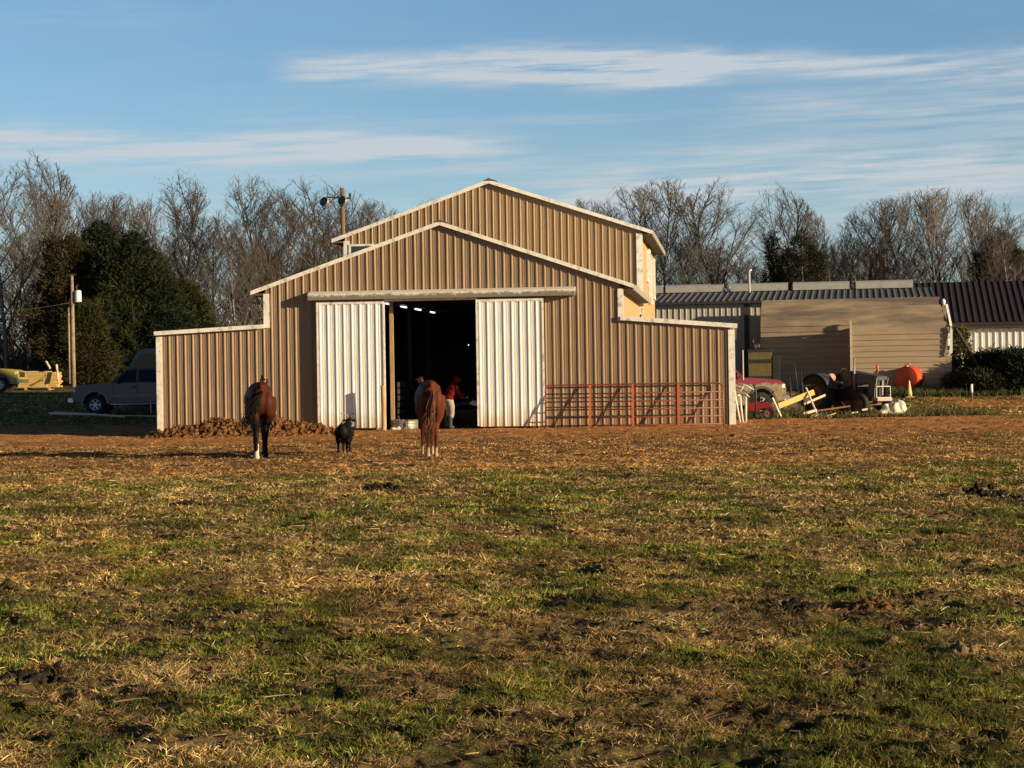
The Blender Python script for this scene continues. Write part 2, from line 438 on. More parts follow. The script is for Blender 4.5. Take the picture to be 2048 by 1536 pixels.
# brighter loose straw where the pasture meets the bare strip
n_ = 9000; hx_ = rng.normal(0,4.2,n_)+1; hy_ = 39.5+rng.normal(0,1.1,n_)+.06*hx_; kk = fbm(hx_*.8,hy_*1.3,3,77) > .5; hx_, hy_ = hx_[kk], hy_[kk]; n_ = len(hx_)
ang = rng.uniform(0,2*PI,n_); d = np.stack([np.cos(ang),np.sin(ang),rng.uniform(0,.5,n_)],-1)
o = blades('loose_straw', np.stack([hx_,hy_,height(hx_,hy_)+.01],-1), d, rng.uniform(.06,.2,n_), np.full(n_,.012), rng.normal(0,.02,(n_,3)), np.array([.66,.36,.12])*rng.uniform(.4,1.2,(n_,1)), GRASS)
tag(o, 'golden loose straw scattered where the grass meets the bare strip', 'straw', kind='stuff')
# broken stalks lying on the grass
n_ = 620; sx, sy = scatter(n_, 7.8, 38, .5); ang = rng.uniform(-.7,.7,n_)+PI*(rng.uniform(0,1,n_)<.5)
d = np.stack([np.cos(ang),np.sin(ang)*1.2,rng.uniform(-.02,.22,n_)],-1); L = rng.uniform(.04,.22,n_)*(rng.uniform(.4,1,n_))
bend = np.stack([rng.normal(0,.02,n_),rng.normal(0,.03,n_),rng.uniform(-.02,.0,n_)],-1)
c = np.array([.62,.48,.25])*rng.uniform(.45,1.2,n_)[:,None]
o = blades('straw_litter', np.stack([sx,sy,height(sx,sy)+.03],-1), d, L, .0048*np.maximum(1,sy/14), bend, c, GRASS)
tag(o, 'pale broken straw stalks littering the pasture grass', 'straw', kind='stuff')
# ------------------------------------------------------------------ barn
TH = math.radians(5.8); D0 = 71.4
BO = Vector((X_at(895, D0), D0, 0)); BW = Vector((cos(TH), -sin(TH), 0)); BD = Vector((sin(TH), cos(TH), 0))
def bp(px, py, v=0.0):
    """pixel -> (u, z) on the plane parallel to the front wall, v metres behind it"""
    r = ray(px, py); t = ((BO + BD*v - CP).dot(BD))/r.dot(BD); P = CP + r*t
    return ((P-BO).dot(BW), P.z)
TAN = ribbed_metal('tan_sheet_metal', (.285,.192,.108), low=(.27,.145,.07), lowz=(-.2,.6), lowamt=.6)
TAN_LIT = ribbed_metal('sunlit_tan_sheet_metal', (.38,.215,.065), streak=.15)  # tan sheet with low-sun gold put into its colour, for the right-facing walls
WHM = ribbed_metal('white_sheet_metal', (.80,.78,.71), var=.08, low=(.50,.27,.08), lowz=(.0,.7), lowamt=.7, streak=.18)
TRIM = pm('white_trim', (.82,.78,.68), .5, var=.16, scale=4, dirt=((.38,.33,.25), .35, 5))
BEAM = None
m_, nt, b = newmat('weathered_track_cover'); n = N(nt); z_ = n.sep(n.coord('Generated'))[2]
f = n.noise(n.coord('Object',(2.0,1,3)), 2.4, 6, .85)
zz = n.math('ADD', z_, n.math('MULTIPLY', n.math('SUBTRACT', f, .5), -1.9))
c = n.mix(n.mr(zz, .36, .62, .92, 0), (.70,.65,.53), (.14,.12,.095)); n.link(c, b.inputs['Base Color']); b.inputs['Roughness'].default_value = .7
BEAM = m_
ROOFM = pm('galvanised_roof', (.42,.41,.39), .45, .3, var=.15, scale=2)
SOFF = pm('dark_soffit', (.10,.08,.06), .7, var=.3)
WOOD = pm('raw_timber', (.42,.28,.13), .75, var=.3, scale=7, stretch=(3,3,.4), bump=.2)
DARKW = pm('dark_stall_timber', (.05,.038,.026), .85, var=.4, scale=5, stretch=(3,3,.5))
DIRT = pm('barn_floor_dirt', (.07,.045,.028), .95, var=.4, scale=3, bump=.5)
GLASS = pm('dark_window_glass', (.02,.025,.03), .08, var=.1, spec=.8)
LEDM, nt, b = newmat('tube_light'); b.inputs['Emission Color'].default_value = (.9,.93,1,1); b.inputs['Emission Strength'].default_value = 1.3
b.inputs['Base Color'].default_value = (.8,.8,.8,1)

def rib_offsets(P=.2642, h=.031):
    """(du, out) pairs over one pitch"""
    return [(0,0),(.028,h),(.054,h),(.084,0),(.128,0),(.133,.005),(.145,.005),(.150,0),(.200,0),(.205,.005),(.217,.005),(.222,0)]
def corr(mb, a0, a1, lo, hi, plane, P=.2642, h=.032, breaks=(), phase=0.0, prof=None, along='u'):
    """ribbed sheet between a0..a1 along one axis, from lo(a) to hi(a) on the other. plane(a, b, out) -> point"""
    prof = prof or rib_offsets(P, h)
    s = set()
    k = math.floor((a0-phase)/P)-1
    pts = []
    while phase + k*P < a1 + P:
        for du, o in prof: pts.append((phase+k*P+du, o))
        k += 1
    def off(a):
        for (x0,o0),(x1,o1) in zip(pts, pts[1:]):
            if x0 <= a <= x1: return o0 + (o1-o0)*((a-x0)/max(x1-x0,1e-9))
        return 0
    aa = sorted([a0,a1]+[x for x,_ in pts if a0 < x < a1]+[x for x in breaks if a0 < x < a1])
    vs = []; 
    for a in aa:
        o = off(a); vs += [plane(a, lo(a), o), plane(a, hi(a), o)]
    fs = [(2*i, 2*i+2, 2*i+3, 2*i+1) for i in range(len(aa)-1)]
    mb.add(vs, fs); return mb
def pl(points):
    xs = [p[0] for p in points]; ys = [p[1] for p in points]
    return lambda a: float(np.interp(a, xs, ys))

barn = empty('barn', BO, -TH, 'large tan ribbed metal barn with stepped roof and white sliding doors standing open', 'barn')
LL = bp(316,668); LR = bp(529,655); EL = bp(530,578); AP = bp(880,449); ER = bp(1240,565); RL = bp(1240,638); RR = bp(1466,652)
uL = LL[0]; uM0 = EL[0]; uA = AP[0]; uM1 = ER[0]; uR = RR[0]
zl0, zl1 = LL[1], LR[1]; zr1, zr0 = RL[1], RR[1]
zapex = AP[1]; zel = EL[1]; zer = ER[1]
dz0 = bp(860,600)[1]; dL = bp(762,700)[0]; dR = bp(962,700)[0]
fp = lambda a, b_, o: (a, -o, b_)
V1 = 14.0; V2 = 28.0
main_top = pl([(uM0,zel),(uA,zapex),(uM1,zer)])
mb = MB()
corr(mb, uM0, dL, lambda a: 0, main_top, fp); corr(mb, dL, dR, lambda a: dz0, main_top, fp, breaks=(uA,)); corr(mb, dR, uM1, lambda a: 0, main_top, fp)
mb.build('front_wall', TAN, barn, fixn=False)
mb = MB(); corr(mb, uL, uM0-.002, lambda a: -.25, pl([(uL,zl0),(uM0,zl1)]), fp); mb.build('lean_to_wall', TAN, barn, fixn=False)
mb = MB(); corr(mb, uM1+.002, uR, lambda a: -.1, pl([(uM1,zr1),(uR,zr0)]), fp); mb.build('lean_to_wall', TAN, barn, fixn=False)
# side walls of the lean-tos and of the tall middle
def side(name, u, z0, z1, v0, v1, sgn, mat=TAN, breaks=()):
    mb = MB(); corr(mb, v0, v1, lambda a: z0, lambda a: z1, lambda a, b_, o: (u+sgn*o, a, b_)); return mb.build(name, mat, barn, fixn=False)
side('side_wall', uL, -.25, zl0, 0, V2, -1); side('side_wall', uR, -.1, zr0, 0, V2, 1)
side('side_wall', uM0, zl1-.1, zel, 0, V1-.02, -1); side('side_wall', uM1, zr1-.1, zer, 0, V1-.02, 1, TAN_LIT)
# rear tall section
q0 = bp(690,474,V1); qA = bp(978,365,V1); q1 = bp(1280,458,V1)
RL0, RL1, RA = q0[0], q1[0], qA[0]; rz0, rz1, rza = q0[1], q1[1], qA[1]
TANR = ribbed_metal('amber_sheet_metal', (.33,.215,.11), streak=.2)
mb = MB(); corr(mb, RL0, RL1, lambda a: 4.35, pl([(RL0,rz0),(RA,rza),(RL1,rz1)]), lambda a,b_,o: (a, V1-o, b_), breaks=(RA,)); mb.build('upper_gable_wall', TANR, barn, fixn=False)
side('side_wall', RL0, 3, rz0, V1, V2, -1); side('side_wall', RL1, 3, rz1, V1, V2, 1, TAN_LIT)
mb = MB(); mb.add([(uL,V2,-.2),(uR,V2,-.2),(uR,V2,zr0),(RL1,V2,zr1),(RL1,V2,rz1),(RA,V2,rza),(RL0,V2,rz0),(RL0,V2,zl1),(uL,V2,zl0)], [tuple(range(9))]); mb.build('back_wall', TAN, barn)
# roofs: thin slabs
def slab(name, pts, v0, v1, t=.05, mat=ROOFM):
    mb = MB(); top = pts; bot = [(a, b_-t) for a, b_ in reversed(pts)]
    mb.prism(list(top)+bot, v0, v1, 'y'); return mb.build(name, mat, barn)
sl_l = (zapex-zel)/(uA-uM0); sl_r = (zapex-zer)/(uM1-uA)
oh = .45
FE0 = (uM0-oh, zel-oh*sl_l+.07); FA = (uA, zapex+.08); FE1 = (uM1+oh, zer-oh*sl_r+.07)
slab('front_roof', [FE0, FA, FE1], -.12, V1-.04)
rl = (rza-rz0)/(RA-RL0); rr = (rza-rz1)/(RL1-RA); oh2 = .5
RE0 = (RL0-oh2, rz0-oh2*rl+.07); RAp = (RA, rza+.08); RE1 = (RL1+oh2, rz1-oh2*rr+.07)
slab('upper_roof', [RE0, RAp, RE1], V1-.14, V2+.3)
slab('lean_to_roof', [(uL-.08, zl0+.06), (uM0-.06, zl1+.08)], -.1, V2+.1)
slab('lean_to_roof', [(uM1+.06, zr1+.08), (uR+.12, zr0+.05)], -.1, V2+.1)
# soffits
for (e, k, v0, v1, s) in ((FE1, uM1, -.05, V1-.06, 1),(FE0,uM0,-.05,V1-.06,-1),(RE1,RL1,V1-.05,V2,1),(RE0,RL0,V1-.05,V2,-1)):
    MB().box(min(k+.05*s,e[0]), max(k+.05*s,e[0]), v0, v1, e[1]-.13, e[1]-.06).build('soffit', SOFF, barn)
# roof trims (rake boards)
def rake(name, pts, v, h=.15, t=.05, below=0.0):
    mb = MB()
    for p, q in zip(pts, pts[1:]):
        mb.add([(p[0],v-t,p[1]-h),(q[0],v-t,q[1]-h),(q[0],v-t,q[1]),(p[0],v-t,p[1]),(p[0],v,p[1]-h),(q[0],v,q[1]-h),(q[0],v,q[1]),(p[0],v,p[1])],
               [(0,1,2,3),(4,7,6,5),(0,4,5,1),(3,2,6,7),(0,3,7,4),(1,5,6,2)])
    return mb.build(name, TRIM, barn)
up = lambda p, d: (p[0], p[1]+d)
rake('rake_trim', [up(FE0,.02), up(FA,.02), up(FE1,.02)], -.124, .13)
rake('rake_trim', [up(RE0,.02), up(RAp,.02), up(RE1,.02)], V1-.144, .145)
rake('rake_trim', [(uL-.10, zl0+.08), (uM0-.03, zl1+.10)], -.104, .13)
rake('rake_trim', [(uM1+.0, zr1+.10), (uR+.14, zr0+.07)], -.104, .14)
# ridge caps
mb = MB()
mb.add([(uA-.18,-.20,zapex+.035+.04),(uA,-.20,zapex+.15),(uA+.22,-.20,zapex+.035+.03),(uA-.18,V1-.2,zapex+.035+.04),(uA,V1-.2,zapex+.15),(uA+.22,V1-.2,zapex+.035+.03)],[(0,1,4,3),(1,2,5,4),(0,2,1),(3,4,5)])
mb.build('ridge_cap', SOFF, barn)
mb = MB()
mb.add([(RA-.2,V1-.22,rza+.06),(RA,V1-.22,rza+.16),(RA+.3,V1-.22,rza+.05),(RA-.2,V2,rza+.06),(RA,V2,rza+.16),(RA+.3,V2,rza+.05)],[(0,1,4,3),(1,2,5,4),(0,2,1),(3,4,5)])
mb.build('ridge_cap', SOFF, barn)
# eave fascias running back on the right
mb = MB(); mb.box(FE1[0]-.03, FE1[0]+.02, -.1, V1-.06, FE1[1]-.17, FE1[1]+.015); mb.build('eave_fascia', pm('grey_fascia',(.33,.29,.23),.6), barn)
mb = MB(); mb.box(RE1[0]-.03, RE1[0]+.02, V1-.1, V2+.3, RE1[1]-.19, RE1[1]+.015); mb.build('eave_fascia', bpy.data.materials['grey_fascia'], barn)
# corner posts
def post(u0, u1, z0, z1, v0=-.06, v1=.02, nm='corner_trim'):
    MB().box(u0,u1,v0,v1,z0,z1).build(nm, TRIM, barn)
post(uL-.06, uL+.12, -.15, zl0-.10); post(uR-.16, uR+.05, -.1, zr0-.12)
post(uM0-.05, uM0+.13, zl1-.02, zel-.16); post(uM1-.08, uM1+.10, zr1-.06, zer-.2)
post(RL0-.05, RL0+.17, 4.2, rz0-.16, V1-.06, V1+.02); post(RL1-.15, RL1+.09, 4.0, rz1-.16, V1-.07, V1+.02)
# small upper window
w0 = bp(698,489,V1); w1 = bp(752,520,V1)
mb = MB(); W0, W1, Z1, Z0 = w0[0], w0[0]+1.0, w0[1], w0[1]-1.1
for a in ((W0,W0+.08,Z0,Z1),(W1-.08,W1,Z0,Z1),(W0+.08,W1-.08,Z1-.08,Z1),(W0+.08,W1-.08,Z0,Z0+.08)): mb.box(a[0],a[1],V1-.09,V1-.034,a[2],a[3])
wo = mb.build('window', TRIM, barn); MB().box(W0+.082,W1-.082,V1-.06,V1-.045,Z0+.082,Z1-.082).build('pane', GLASS, wo)
# side windows on the upper right wall
for (va, vb, zb, zt) in ((18.6,19.9,5.45,6.75),(20.6,21.9,4.6,6.9),(22.9,24.0,4.7,6.6),(26.0,27.2,5.0,6.8)):
    mb = MB(); x0, x1 = RL1+.036, RL1+.10
    for a in ((va,va+.14,zb,zt),(vb-.14,vb,zb,zt),(va+.14,vb-.14,zt-.14,zt),(va+.14,vb-.14,zb,zb+.14)): mb.box(x0,x1,a[0],a[1],a[2],a[3])
    wo = mb.build('window', TRIM, barn); MB().box(x0,x0+.02,va+.142,vb-.142,zb+.142,zt-.142).build('pane', GLASS, wo)
# doors
def door(px0, px1, pyt, pyb, zbot):
    vD = -.24
    a0 = bp(px0,700,vD)[0]; a1 = bp(px1,700,vD)[0]; zt = bp((px0+px1)/2, pyt, vD)[1]
    mb = MB(); corr(mb, a0+.05, a1-.05, lambda a: zbot, lambda a: zt-.06, lambda a,b_,o: (a, vD-o, b_), phase=a0+.07, breaks=())
    d = mb.build('sliding_door', WHM, barn, fixn=False)
    mb = MB()
    for k in (0,1):
        mb.box(a0 if k==0 else a1-.055, a0+.055 if k==0 else a1, vD-.035, vD+.06, zbot+.02, zt)
    mb.box(a0+.055, a1-.055, vD-.036, vD+.06, zt-.09, zt); mb.box(a0+.055, a1-.055, vD+.01, vD+.06, zbot+.03, zbot+.12)
    mb.build('door_frame', TRIM, d)
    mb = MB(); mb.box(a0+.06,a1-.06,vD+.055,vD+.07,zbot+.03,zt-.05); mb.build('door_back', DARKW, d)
door(634, 770, 603, 856, .07); door(953, 1088, 597, 850, .06)
# header strip and track cover
MB().box(bp(768,600)[0], bp(955,600)[0], -.20, -.05, dz0-.02, dz0+.10).build('door_header', TRIM, barn)
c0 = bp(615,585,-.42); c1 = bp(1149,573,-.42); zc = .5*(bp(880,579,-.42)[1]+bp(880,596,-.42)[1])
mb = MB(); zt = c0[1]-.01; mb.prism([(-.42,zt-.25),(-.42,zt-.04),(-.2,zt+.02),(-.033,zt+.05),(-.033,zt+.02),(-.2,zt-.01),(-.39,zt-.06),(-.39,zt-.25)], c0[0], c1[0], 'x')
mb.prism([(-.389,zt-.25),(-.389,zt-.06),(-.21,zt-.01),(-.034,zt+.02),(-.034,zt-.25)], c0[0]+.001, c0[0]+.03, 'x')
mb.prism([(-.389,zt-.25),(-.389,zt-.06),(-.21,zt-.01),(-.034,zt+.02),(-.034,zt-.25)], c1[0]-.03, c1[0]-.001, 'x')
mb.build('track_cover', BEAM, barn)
# inside: floor, ceiling, jamb posts, stalls, tube lights
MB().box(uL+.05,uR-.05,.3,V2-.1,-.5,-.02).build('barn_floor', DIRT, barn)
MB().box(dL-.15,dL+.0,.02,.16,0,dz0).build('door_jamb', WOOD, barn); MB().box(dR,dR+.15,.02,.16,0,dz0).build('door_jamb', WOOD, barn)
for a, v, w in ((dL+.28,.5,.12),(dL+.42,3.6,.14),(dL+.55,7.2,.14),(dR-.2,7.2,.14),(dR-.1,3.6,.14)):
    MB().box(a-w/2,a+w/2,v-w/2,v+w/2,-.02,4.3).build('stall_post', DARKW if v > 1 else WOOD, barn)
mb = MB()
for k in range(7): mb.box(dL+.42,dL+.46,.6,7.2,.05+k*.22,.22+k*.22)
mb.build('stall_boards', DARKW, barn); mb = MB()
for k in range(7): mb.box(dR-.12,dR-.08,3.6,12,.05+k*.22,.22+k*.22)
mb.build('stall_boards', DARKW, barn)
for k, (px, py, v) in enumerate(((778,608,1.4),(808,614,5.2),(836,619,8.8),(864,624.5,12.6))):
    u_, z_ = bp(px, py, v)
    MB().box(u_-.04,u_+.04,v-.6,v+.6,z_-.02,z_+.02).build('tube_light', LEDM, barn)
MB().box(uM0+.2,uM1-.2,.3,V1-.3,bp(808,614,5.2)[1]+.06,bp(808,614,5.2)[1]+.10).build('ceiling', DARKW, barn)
for px, py, v in ((937,690,9),):
    u_, z_ = bp(px,py,v); MB().ell((u_,v,z_),.022).build('small_lamp', LEDM, barn)

def bw(u, v, z=0.0):
    P = BO + BW*u + BD*v; return Vector((P.x, P.y, z))
# ------------------------------------------------------------------ things at the front of the barn
REDM = pm('red_gate_paint', (.24,.05,.028), .5, var=.35, scale=5, dirt=((.16,.05,.03),.5,9))
ORM = pm('orange_gate_paint', (.50,.125,.045), .5, var=.25, scale=5)
def pipe_gate():
    a = bp(1092,768,-.12); bq = bp(1446,770,-.12)
    Wg = bq[0]-a[0]; Hg = 1.34
    # x along wall, y towards the barn as it leans, z up
    g = empty('pipe_gate', bw(a[0]+.0, -.62, hz(*bw(a[0],-.62)[:2])+.02), -TH, 'long red tube gate leaning against the barn wall right of the open door', 'gate')
    lean = .46
    def P(x, t): return (x, t*lean, t*Hg)
    r = .026; c = .14/Hg
    mb = MB(); pts = [P(0,0),P(0,1-c*.3),P(.05,1),P(Wg-.18,1),P(Wg-.06,.97),P(Wg,1-c),P(Wg,.0)]
    mb.tube(pts, r, 8); mb.build('gate_frame', REDM, g, True)
    for t in (.03,.22,.41,.6,.79):
        MB().tube([P(0,t),P(Wg*.5,t-.006),P(Wg,t)], r*.85, 8).build('rail', REDM, g, True)
    for px in (1180,1266,1357):
        x = bp(px,800,-.3)[0]-a[0]
        mb = MB(); 
        p0 = Vector(P(x,0.0)); p1 = Vector(P(x,1.0)); d = Vector((0,-.03,.0))
        mb.bar(p0+d, p1+d, .075, .02, (0,1,0)); mb.build('brace', ORM, g)
    return g
pipe_gate()
# wooden post beside the door opening
pz = bp(766,762,-.75); P = bw(pz[0], -.75)
mb = MB(); mb.tube([(0,0,-.1),(.01,0,.7),(-.01,0,1.44)], [.085,.08,.075], 12); o = mb.build('wooden_post', WOOD, None, 'auto', loc=P)
tag(o, 'short round wooden post standing at the left edge of the open doorway', 'post')
# round trough in the doorway
P = bw(bp(805,846,-.15)[0], .25, 0.0); P.z = -.02
t = empty('water_trough', P, -TH, 'round galvanised water trough with a hose over its rim in the doorway', 'trough')
GALV = pm('galvanised_steel', (.30,.27,.22), .5, .4, var=.3, scale=4, dirt=((.14,.10,.06),.5,6))
MB().lathe([(.44,.02),(.455,.10),(.445,.2),(.46,.22),(.45,.30),(.465,.33),(.44,.33),(.43,.05),(.01,.04)],(0,0,0),'z',28).build('tub', GALV, t, 'auto')
mb = MB(); mb.tube([(-.3,-.2,.33),(-.1,-.42,.36),(.05,-.43,.30),(.12,-.47,.12)], .012, 6)
mb.tube([(.18,-.45,.36),(.17,-.5,.2),(.2,-.52,.06),(.3,-.5,-.02+.03),(.42,-.42,.03)], .014, 6)
mb.build('hose', pm('black_hose', (.015,.015,.015), .5), t, True)
# folded feed sack by the post
P = bw(bp(787,852,-.45)[0], -.5, 0)
mb = MB(); mb.ell((0,0,.04),(.10,.07,.05)); mb.ell((.17,.02,.05),(.07,.06,.07)); mb.ell((.08,.0,.03),(.10,.05,.035))
o = organic(mb, 'crumpled_sack', pm('pale_sack', (.6,.5,.36), .8, bump=.3), voxel=.018, smooth=2, loc=P); tag(o, 'small crumpled pale sack lying at the foot of the wooden post', 'sack')
# ------------------------------------------------------------------ bare trees
BARK = attr_mat('bare_bark', .85, 0, .15)
def bare_tree_arrays(H, seed, spread=.30, first=.25, limbs=16, dens=1.0, vase=1.0, twigr=.016):
    rnd = random.Random(seed); P = []   # polylines: list of (pts, radii, shade)
    def poly(p, d, L, r0, r1, k, wob, upc):
        pts = [p]; rs = [r0]; d = d.normalized()
        for i in range(k):
            d = (d + Vector((rnd.gauss(0,wob), rnd.gauss(0,wob), rnd.gauss(0,wob*.6)+upc))).normalized()
            pts.append(pts[-1] + d*(L/k)); rs.append(r0+(r1-r0)*(i+1)/k)
        return pts, rs, d
    R0 = H*.013
    tp, tr, _ = poly(Vector((0,0,-.3)), Vector((rnd.gauss(0,.03),rnd.gauss(0,.03),1)), H*.93, R0, R0*.12, 12, .05, .03)
    trunk = [(tp, tr)]
    crown = []
    for i in range(limbs):
        t = first + (1-first)*((i+rnd.random())/limbs)**.85*.97; f = t*12; k = min(11,int(f)); p = tp[k].lerp(tp[k+1], f-k)
        a = i*2.4 + rnd.uniform(-.5,.5); out = (1.0 if t < .6 else .75)*vase
        env = (1-((t-.15)/.95)**2)
        L = H*spread*(.55+.9*max(env,.12))*rnd.uniform(.7,1.15)
        L = min(L, (H*1.02-p.z)*1.05)
        d = Vector((cos(a)*out, sin(a)*out, rnd.uniform(.75,1.2)))
        r = max(.03, tr[k]*.55)
        lp, lr, _ = poly(p, d, L, r, .016, 7, .06, .075); crown.append((lp, lr))
        nb = int((5+L*1.2)*dens)
        for j in range(nb):
            f = 1.2 + 5.6*(j+rnd.random())/nb; k2 = min(6,int(f)); q = lp[k2].lerp(lp[k2+1], f-k2)
            dd = (lp[k2+1]-lp[k2]).normalized() + Vector((rnd.gauss(0,.75),rnd.gauss(0,.75),rnd.uniform(-.1,.5)))
            L2 = L*rnd.uniform(.22,.42); bp_, br, _ = poly(q, dd, L2, .016, twigr, 4, .09, .05); crown.append((bp_, br))
            nt_ = int(5*dens+rnd.random())
            for m in range(nt_):
                f = .6+3.3*(m+rnd.random())/nt_; k3 = min(3,int(f)); q2 = bp_[k3].lerp(bp_[k3+1], f-k3)
                dd = (bp_[k3+1]-bp_[k3]).normalized() + Vector((rnd.gauss(0,.8),rnd.gauss(0,.8),rnd.uniform(-.1,.5)))
                L3 = L2*rnd.uniform(.35,.7); xp, xr, _ = poly(q2, dd, L3, twigr, twigr*.6, 2, .10, .05); crown.append((xp, xr))
                for m2 in range(3):
                    dd2 = (xp[2]-xp[1]).normalized()+Vector((rnd.gauss(0,.7),rnd.gauss(0,.7),rnd.uniform(0,.5)))
                    yp, yr, _ = poly(xp[1].lerp(xp[2],rnd.random()), dd2, L3*.55, twigr*.75, twigr*.45, 1, .1, 0); crown.append((yp, yr))
    R_ = H*spread*.82; cz = H*(.30+first*.55+.10); hz_ = H*1.0-cz; out_ = []
    for pts, rs in crown:      # every crown keeps an uneven oval outline
        k_ = 0
        for p in pts:
            ax = math.atan2(p.y,p.x); w_ = 1+.13*sin(3*ax+seed)+.10*sin(5*ax+seed*2+p.z*1.3)+.07*sin(p.z*3.1+seed)
            e_ = (math.hypot(p.x,p.y)/(R_*w_))**2 + ((p.z-cz)/(hz_*(1+.05*sin(4*ax+seed)) if p.z > cz else H*.5))**2
            if e_ > 1: break
            k_ += 1
        if k_ >= 2: out_.append((pts[:k_], rs[:k_]))
    return trunk, out_
def tube_arrays(polys, n=3, tint=(1,1,1), seed=0):
    Vs = []; Ls = []; St = []; Cs = []; nv = 0; nl = 0; rr = random.Random(seed)
    base = np.array(tint)
    for pts, rs in polys:
        P = np.array([tuple(p) for p in pts]); R = np.array(rs); m = len(P)
        d = P[-1]-P[0]; d = d/(np.linalg.norm(d)+1e-9); ref = np.array([0,0,1.]) if abs(d[2]) < .9 else np.array([1.,0,0])
        a = np.cross(d, ref); a /= np.linalg.norm(a); b = np.cross(d, a); t = np.arange(n)*2*PI/n
        ring = np.cos(t)[:,None]*a + np.sin(t)[:,None]*b
        V = (P[:,None,:] + ring[None]*R[:,None,None]).reshape(-1,3)
        i = (np.arange(m-1)[:,None]*n + np.arange(n)[None]); j = (np.arange(m-1)[:,None]*n + (np.arange(n)[None]+1)%n)
        q = np.stack([i,j,j+n,i+n],-1).reshape(-1)+nv
        Vs.append(V); Ls.append(q); St.append(np.arange(len(q)//4)*4+nl); nv += len(V); nl += len(q)
        s = rr.uniform(.5,1.08); Cs.append(np.tile(base*s, (len(V),1)))
    return np.concatenate(Vs), np.concatenate(Ls), np.concatenate(St), np.concatenate(Cs)
VAR = []; VTOP = []
for i, (spread, first, limbs, vase, tint, dens) in enumerate(((.30,.28,17,1.0,(.15,.128,.108),.9),(.26,.35,18,.8,(.145,.124,.105),.95),(.36,.22,15,1.2,(.15,.128,.108),.9),
        (.22,.40,16,.65,(.21,.18,.15),.75),(.34,.18,19,1.1,(.115,.09,.072),1.05),(.28,.30,18,.9,(.14,.12,.10),.9))):
    tk, cr = bare_tree_arrays(10, 100+i, spread*1.12, first+.04, limbs+4, dens*1.2, vase, .0085)
    holder = empty('bare_tree'); holder['top'] = max(p.z for pts, _ in cr+tk for p in pts); VTOP.append(holder['top']); del holder['top']
    a_ = tube_arrays(tk, 8, tuple(x*1.25 for x in tint), i); np_mesh('trunk', a_[0], a_[1], a_[2], BARK, holder, a_[3], True)
    a_ = tube_arrays(cr, 3, tint, i); np_mesh('crown', a_[0], a_[1], a_[2], BARK, holder, a_[3])
    VAR.append(holder)
used = set()
def bare_tree(px, ytop, Y, var, wid=1.0, rz=0, label=None, group=None):
    """tree whose top shows at pixel (px, ytop) when standing Y metres away"""
    P = at(px, ytop, Y); g = hz(P.x, Y); H = P.z - g
    o = VAR[var] if var not in used else copy_tree(VAR[var]); used.add(var)
    o.location = (P.x, Y, g); o.rotation_euler = (0,0,rz); s = H/(VTOP[var]-.15); o.scale = (s*wid, s*wid, s)
    tag(o, label, 'tree', group or 'bare trees behind the farm')
BT = [ # px, top, Y, variant, width, rot, label
 (42,300,150,1,1.05,.3,'tallest bare tree, broad rounded crown rising at the far left edge'),
 (8,330,140,2,.9,1.2,'bare tree with pale crooked lower limbs cut by the left edge of the view'),
 (92,385,152,3,1.0,2.0,'slim bare tree just right of the tallest tree at far left'),
 (150,402,156,2,1.0,.7,'bare tree rising directly behind the utility pole'),
 (193,382,165,5,.9,2.2,'bare tree showing above the left dark cedar, left of a close pair'),
 (238,386,165,0,.9,3.0,'bare tree showing above the cedars, right of a close pair'),
 (345,338,152,1,1.15,.9,'tall bare tree with a full oval crown right of the cedars'),
 (300,400,160,5,1.0,4.0,'bare tree between the cedars and the tall oval crowned one'),
 (425,425,158,4,1.0,5.0,'lower bare tree in the dip above the left lean-to'),
 (516,350,152,5,1.05,2.6,'tall upright bare tree left of the floodlight pole, above the lower roof end'),
 (470,448,146,2,.8,1.0,'short bare tree filling the gap left of the upright one'),
 (568,395,160,0,.9,.2,'bare tree just left of the bushy one behind the floodlights'),
 (620,353,150,4,1.15,1.7,'dense bushy bare tree directly behind the floodlight pole'),
 (700,385,156,4,1.0,4.4,'dense brown bare tree right of the floodlight pole'),
 (745,402,164,0,.9,2.9,'bare tree whose right crown edge meets the upper roof slope'),
 (880,400,170,2,.8,3.9,'bare tree whose tips just show over the left upper roof slope'),
 (1172,398,160,0,.9,5.2,'bare tree crown showing over the right upper roof slope'),
 (1262,374,156,2,.85,4.1,'bare tree with an open crown just right of the upper roof end'),
 (1325,358,152,0,1.0,.4,'taller bare tree right of the open crowned one beside the barn'),
 (1392,440,150,5,.9,3.3,'shorter bare tree in the dip over the grey shed'),
 (1462,354,150,1,1.15,2.8,'large fan shaped bare tree, left of a twin pair above the white vent pipe'),
 (1535,365,152,1,1.0,5.5,'large bare tree, right of a twin pair above the white vent pipe'),
 (1622,425,168,3,1.0,1.1,'thin pale bare tree top in the gap right of the twin pair'),
 (1655,455,158,4,.9,2.2,'low brown bare tree just right of the round evergreen'),
 (1712,424,154,4,1.0,.8,'brown bushy bare tree above the end of the grey shed roof'),
 (1775,393,154,0,1.0,2.4,'bare tree with a wide forked crown above the purple roof ridge left end'),
 (1820,385,158,5,.9,3.6,'bare tree between the forked crown and the pale tall trunk'),
 (1868,375,150,3,1.15,.1,'tall slender bare tree with a pale straight trunk over the purple roof'),
 (1890,378,156,5,.9,4.6,'bare tree leaning close beside the pale straight trunk'),
 (1955,380,152,3,.9,5.0,'slim whitish bare tree left of the right edge evergreen'),
 (1992,386,156,1,.9,1.5,'bare tree standing behind the right edge evergreen'),
 (2035,428,148,2,1.0,2.0,'bare tree cut by the right edge of the view'),
]
for t in BT: bare_tree(t[0], t[1], t[2], t[3], t[4]*1.0, t[5], t[6])
R2 = random.Random(5)
